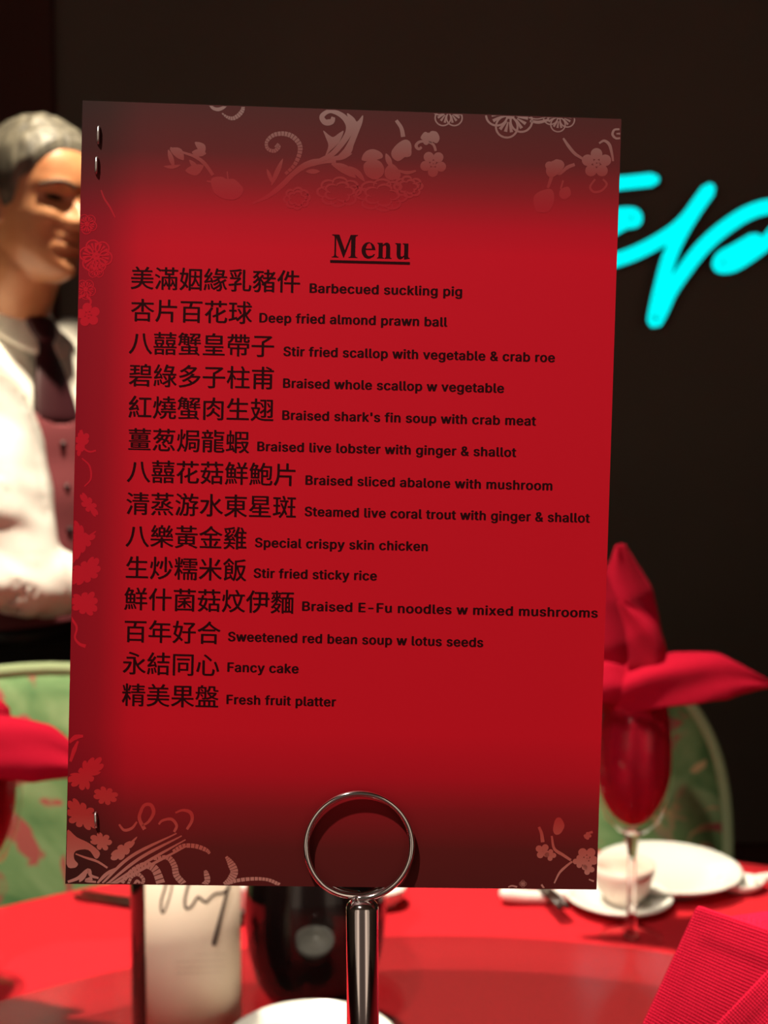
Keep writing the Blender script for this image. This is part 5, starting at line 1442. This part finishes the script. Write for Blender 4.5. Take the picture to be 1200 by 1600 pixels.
def hairline(th):
    t = abs(th)
    return interp([(0.0, 0.192), (0.35, 0.190), (0.62, 0.180), (0.80, 0.168), (0.95, 0.150), (1.15, 0.140), (1.30, 0.105), (1.55, 0.098), (1.70, 0.130), (1.9, 0.11), (2.2, 0.075), (PI, 0.055)], t)
bm = bmesh.new()
rows = []
nj = 34
for i in range(nt):
    th = 2*PI*i/nt-PI
    z0 = hairline(th)
    col = []
    for j in range(nj+1):
        t = j/nj
        z = z0+(0.2355-z0)*(1-(1-t)**1.6)
        thick = 0.0095*min(1.0, 0.16+t*5.0)*(0.75+0.25*min(1, abs(th)/1.2))
        a, f, zz = head_point(z, th, thick)
        nn = noise.noise(Vector((a*70, f*70, zz*45)))*0.0022
        col.append(bm.verts.new(HW(a*(1+nn*6), f*(1+nn*6), zz+thick*max(0, (z-0.17)/0.066)*0.9+nn)))
    rows.append(col)
for i in range(nt):
    a, b = rows[i], rows[(i+1) % nt]
    for j in range(nj):
        bm.faces.new((a[j], b[j], b[j+1], a[j+1]))
bm.faces.new([r[-1] for r in rows])
bmesh.ops.recalc_face_normals(bm, faces=bm.faces[:])
h = obj('hair', bm, M['hair'], person)
h.modifiers.new('smooth', 'SUBSURF').render_levels = 1

# shirt : trunk and both sleeves grown together
bm = bmesh.new()
SH = [(0.955, 0.160, 0.116, 0.006), (1.00, 0.172, 0.130, 0.010), (1.06, 0.172, 0.130, 0.012), (1.15, 0.170, 0.124, 0.012), (1.25, 0.176, 0.119, 0.008), (1.33, 0.180, 0.112, 0.002), (1.39, 0.170, 0.098, -0.002), (1.43, 0.132, 0.082, -0.004), (1.455, 0.085, 0.068, 0.0), (1.465, 0.072, 0.064, 0.004)]
loft(bm, SH)
def sleeve(s, e, wv, puff):
    q = s+(s-e)*0.05
    pts = [q, s.lerp(e, 0.12), s.lerp(e, 0.30), s.lerp(e, 0.50), s.lerp(e, 0.70), s.lerp(e, 0.88), e, e.lerp(wv, 0.12), e.lerp(wv, 0.35), e.lerp(wv, 0.60), e.lerp(wv, 0.82), e.lerp(wv, 0.90)]
    rad = [0.064, 0.080, 0.090, 0.092, 0.083, 0.066, 0.060, 0.056, 0.054, 0.050, 0.042, 0.036]
    add_tube(bm, pts, [r*puff for r in rad], 30, round_caps=True)
sleeve(shR, elR, wrR, 1.0); sleeve(shL, elL, wrL, 0.92)
shirt = obj('shirt', bm, M['shirt'], person)
bake(shirt, [('REMESH', {'mode': 'VOXEL', 'voxel_size': 0.006, 'use_smooth_shade': True}), ('SMOOTH', {'factor': 0.6, 'iterations': 6})])
shirt.data.materials.clear(); shirt.data.materials.append(M['shirt'])
axR = (elR-shR).normalized()
for v in shirt.data.vertices:
    p = v.co
    # creases of the loose cloth, running across the sleeve
    q = Vector((p.x*9+p.z*7, p.y*9, p.z*11))
    dn = noise.noise(q)*0.016 + noise.noise(q*2.3)*0.0045
    rel = (p-AX); a_ = rel.dot(LV)
    k = 1.0 if a_ < -0.12 or a_ > 0.15 else 0.35
    v.co = p+v.normal*max(dn*k, -0.005)
shirt.data.update()
# collar
def ringpt(a, z, ra, rf, cf): return B(ra*math.cos(a), cf+rf*math.sin(a), z)
bm = bmesh.new()
top = []; bot = []; n = 40
for i in range(n+1):
    a = PI/2+0.16+(2*PI-0.32)*i/n
    fw = max(0, math.sin(a))
    top.append(bm.verts.new(ringpt(a, 1.492-0.030*fw, 0.066, 0.060, 0.012+0.02*fw)))
    bot.append(bm.verts.new(ringpt(a, 1.452-0.050*fw**2-0.020*fw, 0.086+0.012*fw, 0.078+0.010*fw, 0.010+0.024*fw)))
for i in range(n): bm.faces.new((top[i], top[i+1], bot[i+1], bot[i]))
co = obj('collar', bm, M['shirt'], shirt)
sm = co.modifiers.new('thickness', 'SOLIDIFY'); sm.thickness = 0.003
co.modifiers.new('smooth', 'SUBSURF').render_levels = 1

# vest with deep V opening
bm = bmesh.new()
VR = [(0.985, 0.184, 0.141, 0.012), (1.03, 0.184, 0.142, 0.014), (1.10, 0.182, 0.138, 0.014), (1.18, 0.180, 0.132, 0.012), (1.25, 0.181, 0.128, 0.010), (1.29, 0.179, 0.124, 0.008), (1.33, 0.172, 0.120, 0.004), (1.37, 0.150, 0.112, 0.0), (1.41, 0.128, 0.098, -0.003), (1.44, 0.112, 0.086, -0.004)]
VR2 = []
for (z0, a, b, c), (z1, a1_, b1, c1) in zip(VR[:-1], VR[1:]):
    for k in range(9):
        t = k/9; VR2.append((z0+(z1-z0)*t, a+(a1_-a)*t, b+(b1-b)*t, c+(c1-c)*t))
VR2.append(VR[-1])
rr = loft(bm, VR2, 220, 0.85, False)
kill = []
for f in bm.faces:
    c = f.calc_center_median()-AX; a_ = c.dot(LV); f_ = c.dot(FV); z = c.z
    if f_ > 0 and z > 1.283 and abs(a_) < (z-1.283)*2.6: kill.append(f)
    # arm holes
    elif abs(a_) > 0.118 and z > 1.20+0.0 and abs(f_) < 0.10*min(1, (z-1.19)/0.06): kill.append(f)
bmesh.ops.delete(bm, geom=kill, context='FACES')
for v in bm.verts:
    v.co += FV*0.002*math.sin(v.co.z*60)+Vector((0, 0, 0))
ve = obj('vest', bm, M['vest'], person)
sm = ve.modifiers.new('thickness', 'SOLIDIFY'); sm.thickness = 0.004
# buttons
for k in range(4):
    z = 1.255-k*0.065
    row = min(VR2, key=lambda r: abs(r[0]-z))
    c = B(0.0, row[3]+row[2]+0.004, z)
    bm = bmesh.new(); bmesh.ops.create_uvsphere(bm, u_segments=14, v_segments=8, radius=0.0065)
    bmesh.ops.transform(bm, matrix=Matrix.Translation(c), verts=bm.verts[:])
    obj('button', bm, M['tie'], ve)
# tie
def tie_f(z): return interp([(1.20, 0.125), (1.29, 0.130), (1.34, 0.121), (1.40, 0.104), (1.43, 0.092), (1.455, 0.082)], z)
bm = bmesh.new()
prof = [(1.288, 0.043), (1.303, 0.043), (1.325, 0.040), (1.36, 0.032), (1.395, 0.022), (1.412, 0.016), (1.416, 0.019), (1.43, 0.027), (1.446, 0.028), (1.452, 0.024)]
F_ = []; K_ = []
for z, hw in prof:
    bump = 0.010 if z > 1.414 else 0.0
    F_.append([bm.verts.new(B(q*hw, tie_f(z)+0.006+bump+0.007*(1-q*q), z)) for q in (-1, -0.6, 0, 0.6, 1)])
    K_.append([bm.verts.new(B(q*hw, tie_f(z)+0.001+bump*0.3, z)) for q in (-1, -0.6, 0, 0.6, 1)])
for G in (F_, K_):
    for a, b in zip(G[:-1], G[1:]):
        for i in range(4): bm.faces.new((a[i], a[i+1], b[i+1], b[i]))
for i in range(len(prof)-1):
    for q in (0, 4): bm.faces.new((F_[i][q], F_[i+1][q], K_[i+1][q], K_[i][q]))
bm.faces.new(F_[0]+K_[0][::-1]); bm.faces.new(F_[-1]+K_[-1][::-1])
bmesh.ops.recalc_face_normals(bm, faces=bm.faces[:])
ti = obj('necktie', bm, M['tie'], person)
ti.modifiers.new('smooth', 'SUBSURF').render_levels = 2
# trousers, belt, shoes
bm = bmesh.new()
loft(bm, [(0.84, 0.165, 0.118, 0.0), (0.90, 0.172, 0.124, 0.004), (0.95, 0.174, 0.130, 0.008), (0.984, 0.172, 0.131, 0.010)])
for s in (-1, 1):
    add_tube(bm, [B(s*0.080, 0, 0.90), B(s*0.088, 0.006, 0.70), B(s*0.09, 0.008, 0.50), B(s*0.094, 0.0, 0.30), B(s*0.096, -0.004, 0.10), B(s*0.096, -0.004, 0.055)], [0.098, 0.088, 0.074, 0.068, 0.064, 0.064], 24)
tr_ = obj('trousers', bm, M['trousers'], person)
bake(tr_, [('REMESH', {'mode': 'VOXEL', 'voxel_size': 0.008, 'use_smooth_shade': True}), ('SMOOTH', {'factor': 0.5, 'iterations': 3})])
tr_.data.materials.clear(); tr_.data.materials.append(M['trousers'])
bm = bmesh.new(); loft(bm, [(0.955, 0.178, 0.136, 0.010), (0.957, 0.181, 0.139, 0.010), (0.983, 0.181, 0.139, 0.011), (0.985, 0.178, 0.136, 0.011)], 72)
obj('belt', bm, M['leather'], person)
for s in (-1, 1):
    bm = bmesh.new()
    add_tube(bm, [B(s*0.096, -0.06, 0.044), B(s*0.098, 0.0, 0.050), B(s*0.10, 0.06, 0.044), B(s*0.104, 0.13, 0.036), B(s*0.106, 0.18, 0.028)], [0.038, 0.044, 0.042, 0.034, 0.022], 16, round_caps=True)
    for v in bm.verts: v.co.z = max(v.co.z, 0.001)
    obj('shoe', bm, M['leather'], person)
